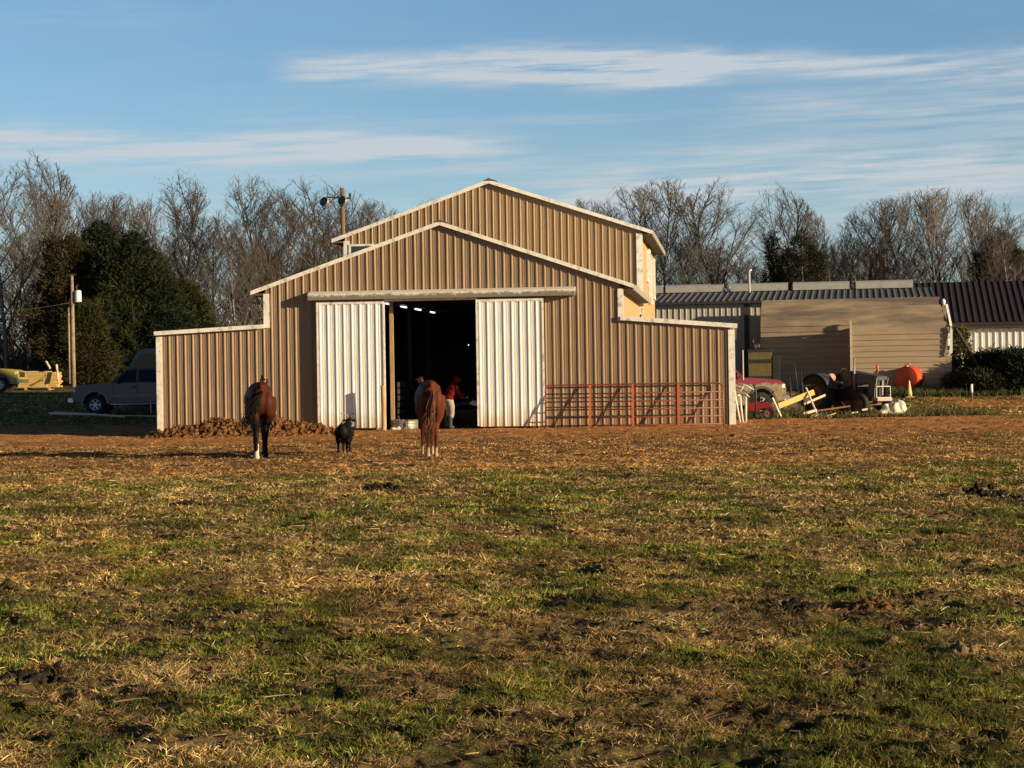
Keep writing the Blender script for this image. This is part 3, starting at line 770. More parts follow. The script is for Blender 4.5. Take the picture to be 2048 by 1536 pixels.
for i in range(34):   # background row seen only between and under the crowns of the front one
    px = -60 + i*66 + R2.uniform(-20,20)
    if 760 < px < 1180: continue
    bare_tree(px, R2.uniform(435,500), R2.uniform(172,192), R2.choice((0,2,1,4,5,5)), R2.uniform(.9,1.3), R2.uniform(0,6), 'bare grey brown tree in the dense back row of the wood', 'bare trees in the back row of the wood')
for i in range(26):
    px = -40 + i*84 + R2.uniform(-25,25)
    if 760 < px < 1180: continue
    bare_tree(px, R2.uniform(490,560), R2.uniform(196,214), R2.choice((0,2,4,5)), R2.uniform(1.1,1.5), R2.uniform(0,6), 'low grey bare tree in the farthest row of the wood', 'bare trees in the farthest row of the wood')
# thicket of saplings and brush under the wood: nobody could count it
n_ = 90000
tx = rng.uniform(-50,50,n_); ty = rng.uniform(140,180,n_)
hgt = rng.uniform(.5,7.5,n_)*(.45+.9*fbm(tx*.22,ty*.1,3,3))
z0 = height(tx,ty,False) + rng.uniform(0,1,n_)*hgt*.9
ang = rng.uniform(0,2*PI,n_); lean = rng.uniform(.1,1.1,n_)
d = np.stack([np.cos(ang)*lean,np.sin(ang)*lean,np.ones(n_)],-1); L = rng.uniform(.5,1.9,n_)
cc = np.array([.075,.054,.040])*rng.uniform(.5,1.5,n_)[:,None]
o = blades('thicket', np.stack([tx,ty,z0],-1), d, L, rng.uniform(.03,.07,n_), rng.normal(0,.2,(n_,3)), cc, BARK)
tag(o, 'tangled bare brush and saplings filling the ground under the wood', 'brush', kind='stuff')

# ------------------------------------------------------------------ evergreens
FOL = attr_mat('evergreen_foliage', .8, .12, .15)
def foliage(name, H, R, n, seed, cols, parent, prof=None, z0=.0, spray=11, size=.32, upf=.5, inner=.5, w=.055, lump=.3, sq=1.0):
    g = np.random.default_rng(seed); prof = prof or (lambda t: (1-t)**.65*np.minimum(1, .6+t*3))
    t = g.uniform(0,1,n*2); keep = g.uniform(0,1,n*2) < prof(t)/1.0; t = t[keep][:n]; n = len(t)
    a = g.uniform(0,2*PI,n); lum = 1+lump*(fbm(a*1.6+seed, t*7, 3, seed)-.5)*2 + .35*(vnoise(a*5, t*22, seed)-.5)
    rr = R*prof(t)*lum*g.uniform(inner,1,n)**.6
    zz = z0 + t*(H-z0) + .15*R*(1-t)*(rr/(R+1e-6))
    C = np.stack([rr*np.cos(a), rr*np.sin(a)*sq, zz], -1)
    out = np.stack([np.cos(a), np.sin(a), np.full(n,upf)], -1)
    C = np.repeat(C, spray, 0) + g.normal(0, size*.35, (n*spray,3)); out = np.repeat(out, spray, 0) + g.normal(0,.75,(n*spray,3))
    k = fbm(a*2.2+seed*3, t*6+1, 3, seed+5)[:,None]; k = np.clip((k-.35)/.3,0,1)
    c = np.array(cols[0])*(1-k)+np.array(cols[1])*k; c = np.repeat(c*g.uniform(.6,1.3,(n,1)), spray, 0)*g.uniform(.7,1.3,(n*spray,1))
    return blades(name, C, out, np.full(n*spray,size)*g.uniform(.5,1.2,n*spray), np.full(n*spray,w), g.normal(0,size*.12,(n*spray,3)), c, FOL, parent)
def evergreen(px, ytop, Y, R, n, seed, cols, label, prof=None, tr=.2, **kw):
    P = at(px, ytop, Y); g = hz(P.x, Y); H = P.z-g
    e = empty('cedar_tree' if 'cedar' in label else 'evergreen_tree', (P.x,Y,g), 0, label, 'tree', 'evergreen trees')
    MB().tube([(0,0,-.2),(.05,0,H*.5),(0,0,H*.93)], [tr,tr*.6,.04], 8).build('trunk', pm('evergreen_bark',(.12,.08,.05),.9) if 'evergreen_bark' not in bpy.data.materials else bpy.data.materials['evergreen_bark'], e, True)
    foliage('crown', H, R, n, seed, cols, e, prof, **kw); return e
GD = (.019,.028,.011); GB = (.050,.036,.014); GO = (.036,.041,.013)
oval = lambda t: np.sqrt(np.clip(1-(2*np.abs(t-.42)/1.2)**2,0,1))*np.where(t>.8,np.clip((1-t)/.2,0,1)**.6,1)
broad = lambda t: np.clip((1-t)**.75*1.12,0,1)
evergreen(128,468,138,2.3,2600,1,(GB,(.05,.045,.018)),'brownish cedar with a ragged flat top behind the utility pole',lambda t: np.clip(1.15*(1-t)**.38,0,1),lump=.8)
evergreen(203,446,141,3.1,4200,2,(GD,(.03,.036,.015)),'tallest dark green cedar, in the middle of the left cedar group',lambda t: np.clip(1.1*(1-t)**.5,0,1),lump=.75)
evergreen(262,466,137,4.3,5200,3,(GO,GD),'broad dark cedar sloping down to the right, at the right of the left cedar group',lambda t: np.clip(1.05*(1-t)**.62,0,1),lump=.65)
evergreen(365,560,139,2.6,2600,4,(GO,(.06,.055,.02)),'low olive green cedar just above the left end of the barn',lambda t: np.clip(1.1*(1-t)**.5,0,1),lump=.3)
evergreen(160,600,130,1.9,2200,9,(GB,GO),'low brown tinged cedar behind the lumber stack',lambda t: np.clip(1.1*(1-t)**.4,0,1),lump=.3)
evergreen(1602,460,148,1.75,1700,5,((.05,.040,.02),(.028,.03,.015)),'round topped dark evergreen standing above the grey shed roof',oval,lump=.3)
evergreen(1545,462,150,1.0,520,6,((.04,.036,.018),GD),'narrow open pine just left of the round topped evergreen',lump=.5,size=.4)
evergreen(2003,458,152,2.1,2300,7,((.062,.056,.018),(.04,.04,.016)),'olive evergreen with a rounded top at the right edge of the wood',oval,lump=.3)
evergreen(2046,500,150,1.3,900,8,(GD,GD),'dark narrow evergreen cut by the right edge of the view',lump=.3)

# ------------------------------------------------------------------ sheds' bushes
def bush(name, px, ytop, Y, R, n, seed, cols, label, cat='bush', group=None, sq=1, **kw):
    P = at(px, ytop, Y); g = hz(P.x, Y); H = P.z-g
    o = foliage(name, H, R, n, seed, cols, None, kw.pop('prof', oval), **kw); o.location = (P.x,Y,g-.05); tag(o, label, cat, group); return o
YG = (.16,.15,.035)
bush('climbing_shrub', 1920, 655, 99, .62, 700, 31, (YG,(.09,.09,.025)), 'tall yellow green shrub climbing at the right corner of the beige shed', size=.2, w=.05, spray=7, prof=lambda t: np.clip(1-.6*t,0,1))
bush('bush', 1926, 745, 97, .8, 500, 32, ((.075,.06,.025),(.05,.05,.02)), 'brown weedy bush at the foot of the yellow green shrub', size=.25, w=.04)
bush('bush', 1985, 700, 97.5, 1.05, 1100, 33, ((.04,.045,.02),(.03,.035,.016)), 'dark thin topped bush against the white ribbed wall', size=.3, w=.05, group='dark bushes by the purple roofed barn')
bush('bush', 2032, 700, 96.5, 1.15, 1300, 34, ((.022,.028,.014),(.03,.034,.014)), 'darkest evergreen bush at the right edge by the white ribbed wall', size=.28, w=.06, group='dark bushes by the purple roofed barn')
bush('bush', 1965, 742, 96, .85, 700, 35, ((.05,.042,.022),(.03,.03,.016)), 'low dark bush behind the white marker post', size=.25, w=.05, group='dark bushes by the purple roofed barn')
# weeds along the berm and among the scrap
def weeds(name, x0, x1, y0, y1, n, hmin, hmax, cols, label, cat='weeds', w=.03):
    g = np.random.default_rng(int(x0*10)+n); xx = g.uniform(x0,x1,n); yy = g.uniform(y0,y1,n)
    m = g.uniform(0,1,n) < np.clip(fbm(xx*1.5,yy*1.5,3,4)*2.2-.55,0,1); xx = xx[m]; yy = yy[m]; n = len(xx)
    d = np.stack([g.normal(0,.5,n),g.normal(0,.5,n),np.ones(n)],-1); k = g.uniform(0,1,(n,1))
    c = (np.array(cols[0])*k+np.array(cols[1])*(1-k))*g.uniform(.6,1.3,(n,1))
    o = blades(name, np.stack([xx,yy,height(xx,yy)-.02],-1), d, g.uniform(hmin,hmax,n), np.full(n,w), g.normal(0,.05,(n,3)), c, FOL)
    tag(o, label, cat, kind='stuff')
weeds('berm_weeds', 16.5, 23, 94.5, 97.6, 9000, .12,.36, ((.05,.075,.02),(.11,.09,.035)), 'green weeds growing along the raised bank before the beige shed', w=.035)
weeds('scrap_weeds', 8.0, 17.5, 79, 86, 9000, .08,.32, ((.05,.065,.02),(.16,.12,.05)), 'mixed weeds growing round the tractor and scrap heap', w=.03)
# ------------------------------------------------------------------ outbuildings
class Frame:
    def __init__(s, px, Y, th):
        s.o = Vector((X_at(px, Y), Y, 0)); s.w = Vector((cos(th), -sin(th), 0)); s.d = Vector((sin(th), cos(th), 0)); s.th = th
    def pp(s, px, py, v=0.):
        r = ray(px, py); t = ((s.o+s.d*v-CP).dot(s.d))/r.dot(s.d); P = CP+r*t; return ((P-s.o).dot(s.w), P.z)
    def wp(s, u, v, z=0.): P = s.o+s.w*u+s.d*v; return Vector((P.x,P.y,z))
THS = math.radians(9)
GREYW = ribbed_metal('grey_sheet_metal', (.47,.44,.37), streak=.2)
DROOF = ribbed_metal('dark_roof_metal', (.125,.125,.125), streak=.2, rough=.75)
PURP = ribbed_metal('plum_roof_metal', (.050,.033,.036), streak=.1, rough=.8)
for m__ in (DROOF, PURP): m__.node_tree.nodes['Principled BSDF'].inputs['Specular IOR Level'].default_value = .12
DTRIM = pm('dark_trim', (.035,.03,.03), .6, var=.2)
LTRIM = pm('grey_ridge_metal', (.40,.39,.36), .5, var=.2, scale=3)
simple_prof = [(0,0),(.014,.036),(.040,.036),(.054,0)]
# grey building
F1 = Frame(1420, 105, THS)
gb = empty('metal_building', F1.o, -THS, 'long grey ribbed metal building with a dark low roof behind the barn', 'building')
u0 = F1.pp(1180,700)[0]; u1 = F1.pp(1862,700)[0]; ze = F1.pp(1500,602)[1]; uj = F1.pp(1494,700)[0]; zr = F1.pp(1560,582,5.0)[1]
mb = MB(); corr(mb, u0, uj-.12, lambda a: 0, lambda a: ze-.12, fp, .28, prof=simple_prof); mb.build('wall', GREYW, gb, fixn=False)
mb = MB(); corr(mb, uj+.12, u1, lambda a: 0, lambda a: ze-.12, fp, .28, prof=simple_prof); mb.build('wall', GREYW, gb, fixn=False)
MB().box(uj-.118,uj+.118,-.06,.1,0,ze-.13).build('downspout', DTRIM, gb)
mb = MB(); mb.box(u0,u1,5,5.1,0,zr-.1); mb.box(u0,u0+.05,.01,5,0,ze-.1); mb.box(u1-.05,u1,.01,5,0,ze-.1); mb.build('back_wall', GREYW, gb)
sl = (zr-ze)/5.35
rp = lambda a, b_, o: (a, -.35+b_, ze + sl*b_ + o)
mb = MB(); corr(mb, u0-.2, u1+.2, lambda a: 0, lambda a: 5.35, rp, .30, prof=[(0,0),(.03,.03),(.07,.03),(.10,0)]); mb.build('roof', DROOF, gb, fixn=False)
MB().box(u0-.2,u1+.2,-.36,-.31,ze-.11,ze-.005).build('eave_trim', DTRIM, gb)
MB().box(u0-.2,u1+.2,4.9,5.12,zr-.12,zr+.03).build('ridge_board', DTRIM, gb)
for a, b_ in ((1312,1327),(1332,1447),(1462,1576),(1586,1699),(1712,1826)):
    ua, ub = F1.pp(a,577,5)[0], F1.pp(b_,577,5)[0]; zz = F1.pp((a+b_)/2, 577, 5)[1]
    mb = MB(); mb.prism([(4.75,zr+.02),(4.72,zr+.34),(5.0,zr+.42),(5.28,zr+.34),(5.25,zr+.02)], ua, ub, 'x'); mb.build('ridge_vent', LTRIM, gb)
up_, zp = F1.pp(1499,575,4.3)
zt = F1.pp(1499,541,4.3)[1]
mb = MB(); mb.tube([(up_,4.3,zr-.4),(up_,4.3,zt),(up_+.12,4.3,zt+.03)], .055, 10); mb.build('vent_pipe', pm('white_pipe',(.8,.78,.72),.4,var=.05), gb, True)

# beige shed with horizontal panels
m_, nt, b = newmat('beige_panel_metal'); n = N(nt); z_ = n.sep(n.coord('Object'))[2]
f = n.noise(n.coord('Object',(.5,1,3)), 1.6, 6, .7); g_ = n.noise(n.coord('Object',(.35,1,1.3)), 1.0, 5, .6)
c = n.ramp(f, [(.3,(.31,.235,.145)),(.7,(.42,.32,.205))])
st = n.math('MULTIPLY', n.mr(g_,.38,.58), n.mr(z_, 3.0, 4.0, 0, 1))
c = n.mix(n.math('MULTIPLY', st, .8), c, (.12,.095,.08)); c = n.mix(n.mr(n.math('ADD', z_, n.math('MULTIPLY', f, -.8)), .5, .9, .5, 0), c, (.13,.10,.06))
n.link(c, b.inputs['Base Color']); b.inputs['Roughness'].default_value = .55
n.link(n.bump(n.noise(n.coord('Object',(.6,1,1)),2,3,.5), .3, .04), b.inputs['Normal']); BEI = m_
F2 = Frame(1610, 101.5, THS)
def panel_profile(top, vtop, zk=3.98, step=.25):
    """(v, z) path up the wall, round the eave and up the roof, with a lap ridge at every panel"""
    path = [(0,0)]; z = .9
    base = [(0.,0.)]; 
    pts = [(0,z0) for z0 in np.arange(.3, zk-.3, step)]
    out = [(0.,0.)]
    for (v, z0) in pts: out += [(0.,z0),(-.035,z0+.012),(-.035,z0+.045),(0.,z0+.06)]
    # rounded eave
    for t in np.linspace(0,1,6): a = t*PI/2*.78; out.append((.38*(1-cos(a)), zk-.28+.38*sin(a)))
    v0, z0 = out[-1]; k = max(2,int((vtop-v0)/.45))
    for i in range(1,k+1):
        v = v0+(vtop-v0)*i/k; z = z0+(top-z0)*i/k; out += [(v-.05,z-.01),(v-.04,z+.02),(v-.01,z+.024),(v,z)]
    return out
def shed_block(parent, ua, ub, v, top, vtop, zk, name='wall_panel', right_cut=None):
    pr = panel_profile(top, vtop, zk); vs = []; fs = []
    for (pv, pz) in pr:
        ue = ub if right_cut is None else right_cut(pz)
        vs += [(ua,v+pv,pz),(ue,v+pv,pz)]
    for i in range(len(pr)-1): fs.append((2*i,2*i+1,2*i+3,2*i+2))
    return MB().add(vs, fs).build(name, BEI, parent, fixn=False)
bs = empty('panel_shed', F2.o, -THS, 'beige shed with horizontal panels, its right half standing forward and its right end torn', 'shed')
a0 = F2.pp(1522,700)[0]; a1 = F2.pp(1882,640)[0]; topL = F2.pp(1610,600,1.7)[1]
shed_block(bs, a0, a1, 0, topL, 1.7, 4.12)
vf = -3.1; b0 = F2.pp(1702,700,vf)[0]; b1 = F2.pp(1904,740,vf)[0]; topR = F2.pp(1790,612,vf+.9)[1]
e_low = F2.pp(1904,750,vf)[0]; e_mid = F2.pp(1899,670,vf)[0]; e_top = F2.pp(1880,612,vf+1.6)[0]; zm = F2.pp(1899,655,vf)[1]; zc_ = F2.pp(1900,712,vf)[1]
def rc(z):
    if z < zc_: return e_low
    if z < zm: return e_mid - .25*(1-(z-zc_)/(zm-zc_))*1.0
    return e_mid + (e_top-e_mid)*(z-zm)/(topR-zm)
shed_block(bs, b0+.05, b1, vf, topR, .9, 3.80, right_cut=rc)
MB().add([(b0+.05,vf+.9,topR-.003),(e_top,vf+.9,topR-.003),(e_top,-.05,topR-1.1),(b0+.05,-.05,topR-1.1)],[(0,1,2,3)]).build('roof_panel', BEI, bs)
MB().box(b0-.04,b0+.048,vf-.05,vf+.05,0,3.95).build('corner_trim', pm('pale_beige_trim',(.55,.47,.34),.5), bs)
MB().box(b0-.03,b0+.04,vf+.06,0.0,0,3.7).build('return_wall', BEI, bs)
MB().add([(a0,2.2,0),(b1,2.2,0),(b1,2.2,topL-.3),(a0,2.2,topL-.3)],[(0,1,2,3)]).build('back_wall', BEI, bs)
mb = MB(); mb.prism([(vf+.05,0),(vf+.05,3.7),(vf+.35,3.6),(vf+.9,topR-.5),(-.1,topR-1.5),(-.1,0)], e_low-.75, e_low-.70, 'x'); mb.build('end_wall', DTRIM, bs)
# torn white flap at the right end
P_ = [F2.pp(px,py,vf-.12) for px,py in ((1901,652),(1905,660),(1905,705),(1898,711),(1900,690),(1900,665))]
WP = pm('white_sheeting', (.8,.78,.72), .5, var=.08)
MB().prism([(u,z) for u,z in P_], vf-.16, vf-.06, 'y').build('torn_flap', WP, bs)
q0_ = F2.pp(1893,609,vf+.85); q1_ = F2.pp(1902,652,vf+.0); MB().bar((q0_[0],vf+.83,q0_[1]),(q1_[0],vf-.05,q1_[1]),.10,.05).build('torn_edge', WP, bs)
u_, z_2 = F2.pp(1887,604,vf+1.2); MB().ell((u_,vf+1.2,z_2),(.09,.09,.15)).build('lamp', WP, bs, True)
u_b, z_b = F2.pp(1880,604,vf+1.3); MB().box(u_b-.05,u_b+.1,vf+1.25,vf+1.4,z_b-.25,z_b+.12).build('lamp_bracket', DTRIM, bs)

# plum roofed barn
F3 = Frame(1990, 108, THS)
pb = empty('plum_roof_barn', F3.o, -THS, 'low barn with a dark plum ribbed roof and white ribbed wall at the right edge', 'barn')
ua = F3.pp(1740,640)[0]; ub = F3.pp(2250,640)[0]; ze = F3.pp(1980,644,-.4)[1]; vr = 6.5; zr = F3.pp(1960,563,vr)[1]
zw = F3.pp(1980,657)[1]
mb = MB(); corr(mb, ua+.3, ub, lambda a: 0, lambda a: zw+.1, fp, .32, prof=[(0,0),(.02,.05),(.05,.05),(.07,0)]); mb.build('wall', ribbed_metal('white_wall_metal',(.74,.72,.67),var=.06,streak=.12), pb, fixn=False)
sl = (zr-ze)/(vr+.4)
mb = MB(); corr(mb, ua, ub+.2, lambda a: 0, lambda a: vr+.4, lambda a,b_,o: (a,-.4+b_,ze+sl*b_+o), .32, prof=[(0,0),(.02,.045),(.06,.045),(.08,0)]); mb.build('roof', PURP, pb, fixn=False)
MB().add([(ua,vr+.02,zr),(ub+.2,vr+.02,zr),(ub+.2,2*vr+.4,ze),(ua,2*vr+.4,ze)],[(0,1,2,3)]).build('roof', PURP, pb)
mb = MB(); mb.box(ua,ub+.2,-.41,-.36,ze-.14,ze-.01); mb.build('fascia', PURP, pb)
MB().box(ua+.05,ub+.15,-.355,-.055,ze-.30,ze-.14).build('soffit', DTRIM, pb)
mb = MB(); mb.prism([(0.02,0),(.02,ze-.05),(vr,zr-.1),(2*vr,ze-.1),(2*vr,0)], ua+.25, ua+.3, 'x'); mb.build('end_wall', GREYW, pb)

# ------------------------------------------------------------------ poles
POLE = pm('weathered_pole_wood', (.34,.24,.145), .85, var=.35, scale=6, stretch=(5,5,.3), dirt=((.17,.12,.08),.5,4))
STEEL = pm('dark_steel', (.05,.048,.045), .55, .4, var=.3)
PX = at(147.5,772,121); ga = hz(PX.x,121); zt = at(143,545,121).z-ga
up_o = empty('utility_pole', (PX.x,121,ga-.1), 0, 'weathered wooden utility pole with a white transformer can, before the cedars', 'utility pole')
lean = at(143.5,545,121).x-PX.x
mb = MB(); mb.tube([(0,0,0),(lean*.5,0,zt*.5),(lean,0,zt)], [.125,.11,.085], 12); mb.build('pole', POLE, up_o, True)
zc = at(152,589,121).z-ga
mb = MB(); mb.lathe([(.05,-.33),(.185,-.33),(.19,-.3),(.185,.26),(.16,.31),(.04,.34)], (lean*.6+.33,-.05,zc), 'z', 16); tr_ = mb.build('transformer', pm('transformer_paint',(.74,.73,.68),.4,var=.06), up_o, 'auto')
mb = MB(); mb.tube([(lean*.6+.25,-.05,zc+.3),(lean*.6+.25,-.05,zc+.62)],.045,8); mb.build('bushing', STEEL, tr_, True)
mb = MB(); mb.box(lean*.6,lean*.6+.2,-.05,.0,zc-.2,zc-.12); mb.box(lean*.6,lean*.6+.2,-.05,0,zc+.1,zc+.18); mb.build('bracket', STEEL, up_o)
mb = MB(); mb.bar((lean-.25,-.05,zt-.08),(lean+.25,-.05,zt-.02),.07); mb.build('top_bracket', STEEL, up_o)
za = at(142,612,121).z-ga
mb = MB(); mb.tube([(-.2+lean*.0,-.12,.35),(-.19+lean*.6,-.12,za)], .055, 8); mb.build('conduit', POLE, up_o, True)
# span wires
def wire(p, q, sag, label):
    mb = MB(); pts = [Vector(p).lerp(Vector(q),t)-Vector((0,0,4*sag*t*(1-t))) for t in np.linspace(0,1,14)]
    mb.tube(pts, .018, 5); o = mb.build('power_line', STEEL, None, True); tag(o, label, 'wire')
wire(at(146,604,121), at(-160,622,118), .3, 'thin dark power line running left from the utility pole')
wire(at(150,600,121), at(560,662,110), .5, 'thin dark power line sagging from the utility pole towards the barn')
# floodlight pole
FY = 103; Pq = at(686,470,FY); gq = hz(Pq.x,FY); zt = at(687,376,FY).z-gq
fl = empty('floodlight_pole', (Pq.x,FY,gq), 0, 'wooden pole with two round floodlights rising behind the left end of the upper roof', 'light pole')
mb = MB(); mb.tube([(0,0,0),(0,0,zt)], [.13,.10], 12); mb.build('pole', pm('old_dark_pole_wood',(.20,.11,.06),.85,var=.4,stretch=(5,5,.3)), fl, True)
arm_z = at(665,397,FY).z-gq
mb = MB(); mb.bar((-.75,-.1,arm_z+.06),(.42,-.1,arm_z-.02),.07); mb.bar((-.62,-.1,arm_z-.02),(-.05,-.1,arm_z-.85),.045); mb.bar((.36,-.1,arm_z+.04),(.36,-.1,arm_z+.22),.1,.14); mb.build('bracket', STEEL, fl)
FLD = pm('floodlight_shell',(.30,.30,.29),.45,.4,var=.1)
FLG = pm('floodlight_glass',(.035,.045,.05),.12,var=.2,spec=.7)
for px,py in ((649,404),(685,402)):
    c = at(px,py,FY); M = Matrix.Rotation(math.radians(-28),3,'Z') @ Matrix.Rotation(math.radians(-14),3,'X')
    e = Vector((c.x-Pq.x, -.3, c.z-gq)); mb = MB(); mb.lathe([(.22,-.02),(.235,.0),(.235,.05),(.19,.2),(.10,.34),(.05,.36)], (0,0,0), 'y', 20)
    mb.v = [tuple(e + M @ Vector(p)) for p in mb.v]; f_ = mb.build('floodlight', FLD, fl, 'auto')
    mb = MB(); mb.lathe([(.205,-.035),(.205,-.022)], (0,0,0), 'y', 20); mb.v = [tuple(e + M @ Vector(p)) for p in mb.v]; mb.build('lens', FLG, f_)
# ------------------------------------------------------------------ vehicles
TYRE = pm('tyre_rubber', (.018,.017,.016), .85, var=.3, bump=.3, bscale=30)
RIM = pm('alloy_rim', (.6,.6,.6), .35, .2, var=.1)
CHROME = pm('dull_chrome', (.5,.5,.5), .25, .9, var=.1)
CARG = pm('car_glass', (.008,.009,.011), .1, var=.1, spec=.35)
PLAST = pm('black_plastic', (.02,.02,.02), .6, var=.2)
LAMPG = pm('headlight_lens', (.75,.72,.68), .12, var=.1)
def wheel(parent, x, y, z, r, w, side, rim=RIM, tyre=TYRE, spokes=6, name='wheel'):
    """side = +1 outer face towards +y"""
    mb = MB(); h = w/2
    mb.lathe([(r*.58,-h*.9),(r*.62,-h),(r*.93,-h),(r,-h*.7),(r,h*.7),(r*.93,h),(r*.62,h),(r*.58,h*.9)], (0,0,0), 'y', 28, cap=False)
    o = mb.build(name, tyre, parent, 'auto', loc=(x,y,z))
    mb = MB(); s = side
    mb.lathe([(r*.575,-h*.6),(r*.60,h*.8),(r*.575,h*.9),(r*.50,h*.72)], (0,0,0), 'y', 28, cap=False); mb.lathe([(r*.16,h*.3),(r*.15,h*.75),(r*.05,h*.78)], (0,0,0), 'y', 16)
    dk = MB(); dk.lathe([(r*.56,s*h*.12),(r*.56,s*h*.30)], (0,0,0), 'y', 24); dk.build('hub', PLAST if spokes else rim, o, 'auto')
    for k in range(spokes):
        a = 2*PI*k/spokes; mb.bar((cos(a)*r*.12,h*.62,sin(a)*r*.12),(cos(a)*r*.52,h*.72,sin(a)*r*.52), r*.15, h*.3, (0,1,0))
    if s < 0: mb.v = [(p[0],-p[1],p[2]) for p in mb.v]
    mb.build('rim', rim, o, 'auto'); return o
def pickup(root, paint, L=5.9, Wd=1.95, dark=True, trim=None, zs=1.0, crew=True, arch=.50, rw=.40, wheel_sides=(1,-1)):
    """nose towards -x, wheels on z=0; x from 0 (nose) to L"""
    Wh = Wd/2; xf, xr = .98, L-1.25
    def archp(xc, r=arch, z0=.50): return [(xc+r*cos(t), z0*.86+r*sin(t)) for t in np.linspace(PI, 0, 11)]
    low = [(.10,.55),(.02,.70),(.02,.95),(.10,1.10),(.28,1.19),(.9,1.245),(1.45,1.28),(1.75,1.27),(3.72 if crew else 2.9,1.27),(L-.02,1.27),(L,1.2),(L,.62)]
    bot = [(L-.1,.50)] + archp(xr)[::-1] + [(xr-arch-.02,.43)] + [(xf+arch+.02,.43)] + archp(xf)[::-1] + [(.35,.5)]
    mb = MB(); mb.prism(low+bot, -Wh, Wh, 'y'); body = mb.build('body', paint, root, 'auto', bevel=.035)
    # cab
    xe = 3.75 if crew else 3.0
    bp_ = [(1.42,1.25),(1.60,1.27),(2.22,1.80),(2.45,1.865),(xe-.35,1.865),(xe-.12,1.80),(xe,1.25)]
    hw = lambda z: Wh-.02 - max(0,(z-1.27))*.30
    vs = [(x,-hw(z),z) for x,z in bp_]+[(x,hw(z),z) for x,z in bp_]; k = len(bp_)
    mb = MB(); mb.add(vs, [tuple(range(k)), tuple(range(2*k-1,k-1,-1))]+[(i,i+k,(i+1)%k+k,(i+1)%k) for i in range(k)])
    mb.build('cab', paint, root, 'auto', bevel=.03)
    for s in (-1,1):
        wins = [[(1.78,1.30),(2.28,1.76),(2.66,1.78),(2.66,1.30)]] + ([[(2.78,1.30),(2.78,1.78),(xe-.34,1.78),(xe-.18,1.30)]] if crew else [])
        for w in wins:
            mb = MB(); mb.add([(x,s*(hw(z)+.008),z) for x,z in w]+[(x,s*(hw(z)-.01),z) for x,z in w], [(0,1,2,3),(7,6,5,4)]+[(i,(i+1)%4,(i+1)%4+4,i+4) for i in range(4)])
            mb.build('side_window', CARG, root)
        MB().box(2.48,2.66,s*(Wh+.012)-.012,s*(Wh+.012)+.012,1.05,1.12).build('door_handle', PLAST, root)
        mb = MB(); mb.ell((1.98,s*(Wh+.14),1.34),(.07,.11,.12),10,7); mb.bar((2.0,s*Wh,1.29),(1.99,s*(Wh+.1),1.31),.04); mb.build('mirror', PLAST, root, True)
        MB().box(xf+arch+.12,xr-arch-.12,s*(Wh+.012)-.012,s*(Wh+.012)+.012,.70,.79).build('side_moulding', trim or paint, root)
        MB().tube([(xf+arch+.15,s*(Wh+.10),.40),(xr-arch-.2,s*(Wh+.10),.40)],.035,8).build('running_board', CHROME, root, True)
        mb = MB(); 
        for xc in (xf,xr):
            outer = [(xc+(arch+.07)*cos(t), .43+(arch+.07)*sin(t)) for t in np.linspace(PI,0,13)]; inner = [(xc+(arch-.01)*cos(t), .43+(arch-.01)*sin(t)) for t in np.linspace(0,PI,13)]
            MB().prism(outer+inner, s*(Wh+.0)+(-.02 if s>0 else -.035), s*Wh+(.035 if s>0 else .02), 'y').build('wheel_arch', trim or paint, root, 'auto')
        MB().box(.05,.22,min(s*.60,s*(Wh+.006)),max(s*.60,s*(Wh+.006)),.90,1.08).build('headlight', LAMPG, root, 'auto', bevel=.03)
        for gx, z0_, z1_ in ((1.72,.52,1.26),(2.72,.52,1.80),(xe-.05,.60,1.26)): MB().box(gx-.012,gx+.012,min(s*(Wh-.01),s*(Wh+.004)),max(s*(Wh-.01),s*(Wh+.004)),z0_,min(z1_,1.26)).build('door_gap', PLAST, root)
        wheel(root, xf, s*(Wh-.14), rw, rw, .26, s); wheel(root, xr, s*(Wh-.14), rw, rw, .26, s)
    # windscreen, grille, bumpers
    mb = MB(); n1 = Vector((-.53,0,.62)).normalized()*.008
    q = [(1.66,-hw(1.33)+.08,1.33),(1.66,hw(1.33)-.08,1.33),(2.17,hw(1.76)-.08,1.76),(2.17,-hw(1.76)+.08,1.76)]
    mb.add([tuple(Vector(p)+n1) for p in q]+[tuple(Vector(p)-n1) for p in q], [(0,1,2,3),(7,6,5,4)]+[(i,(i+1)%4,(i+1)%4+4,i+4) for i in range(4)]); mb.build('windscreen', CARG, root)
    MB().box(-.01,.06,-.58,.58,.78,1.06).build('grille', PLAST, root)
    MB().box(-.14,.10,-Wh+.03,Wh-.03,.50,.68).build('bumper', CHROME, root, 'auto', bevel=.03)
    MB().box(L-.05,L+.16,-Wh+.05,Wh-.05,.50,.66).build('bumper', CHROME, root, 'auto', bevel=.03)
    return root
SILV = pm('silver_car_paint', (.055,.063,.08), .4, .3, var=.08, coat=.4)
SILV2 = pm('silver_lower_trim', (.15,.16,.18), .4, .3, var=.1)
# silver truck, side on, nose to the left
Y = 90.5; P = at(152,800,Y); g = hz(P.x+2.5,Y); 
r = empty('pickup_truck', (P.x,Y,g), math.radians(-1), 'silver crew cab pickup truck half hidden behind the left end of the barn', 'pickup truck')
pickup(r, SILV, trim=SILV2); r.scale = (1.0,1.0,1.0)
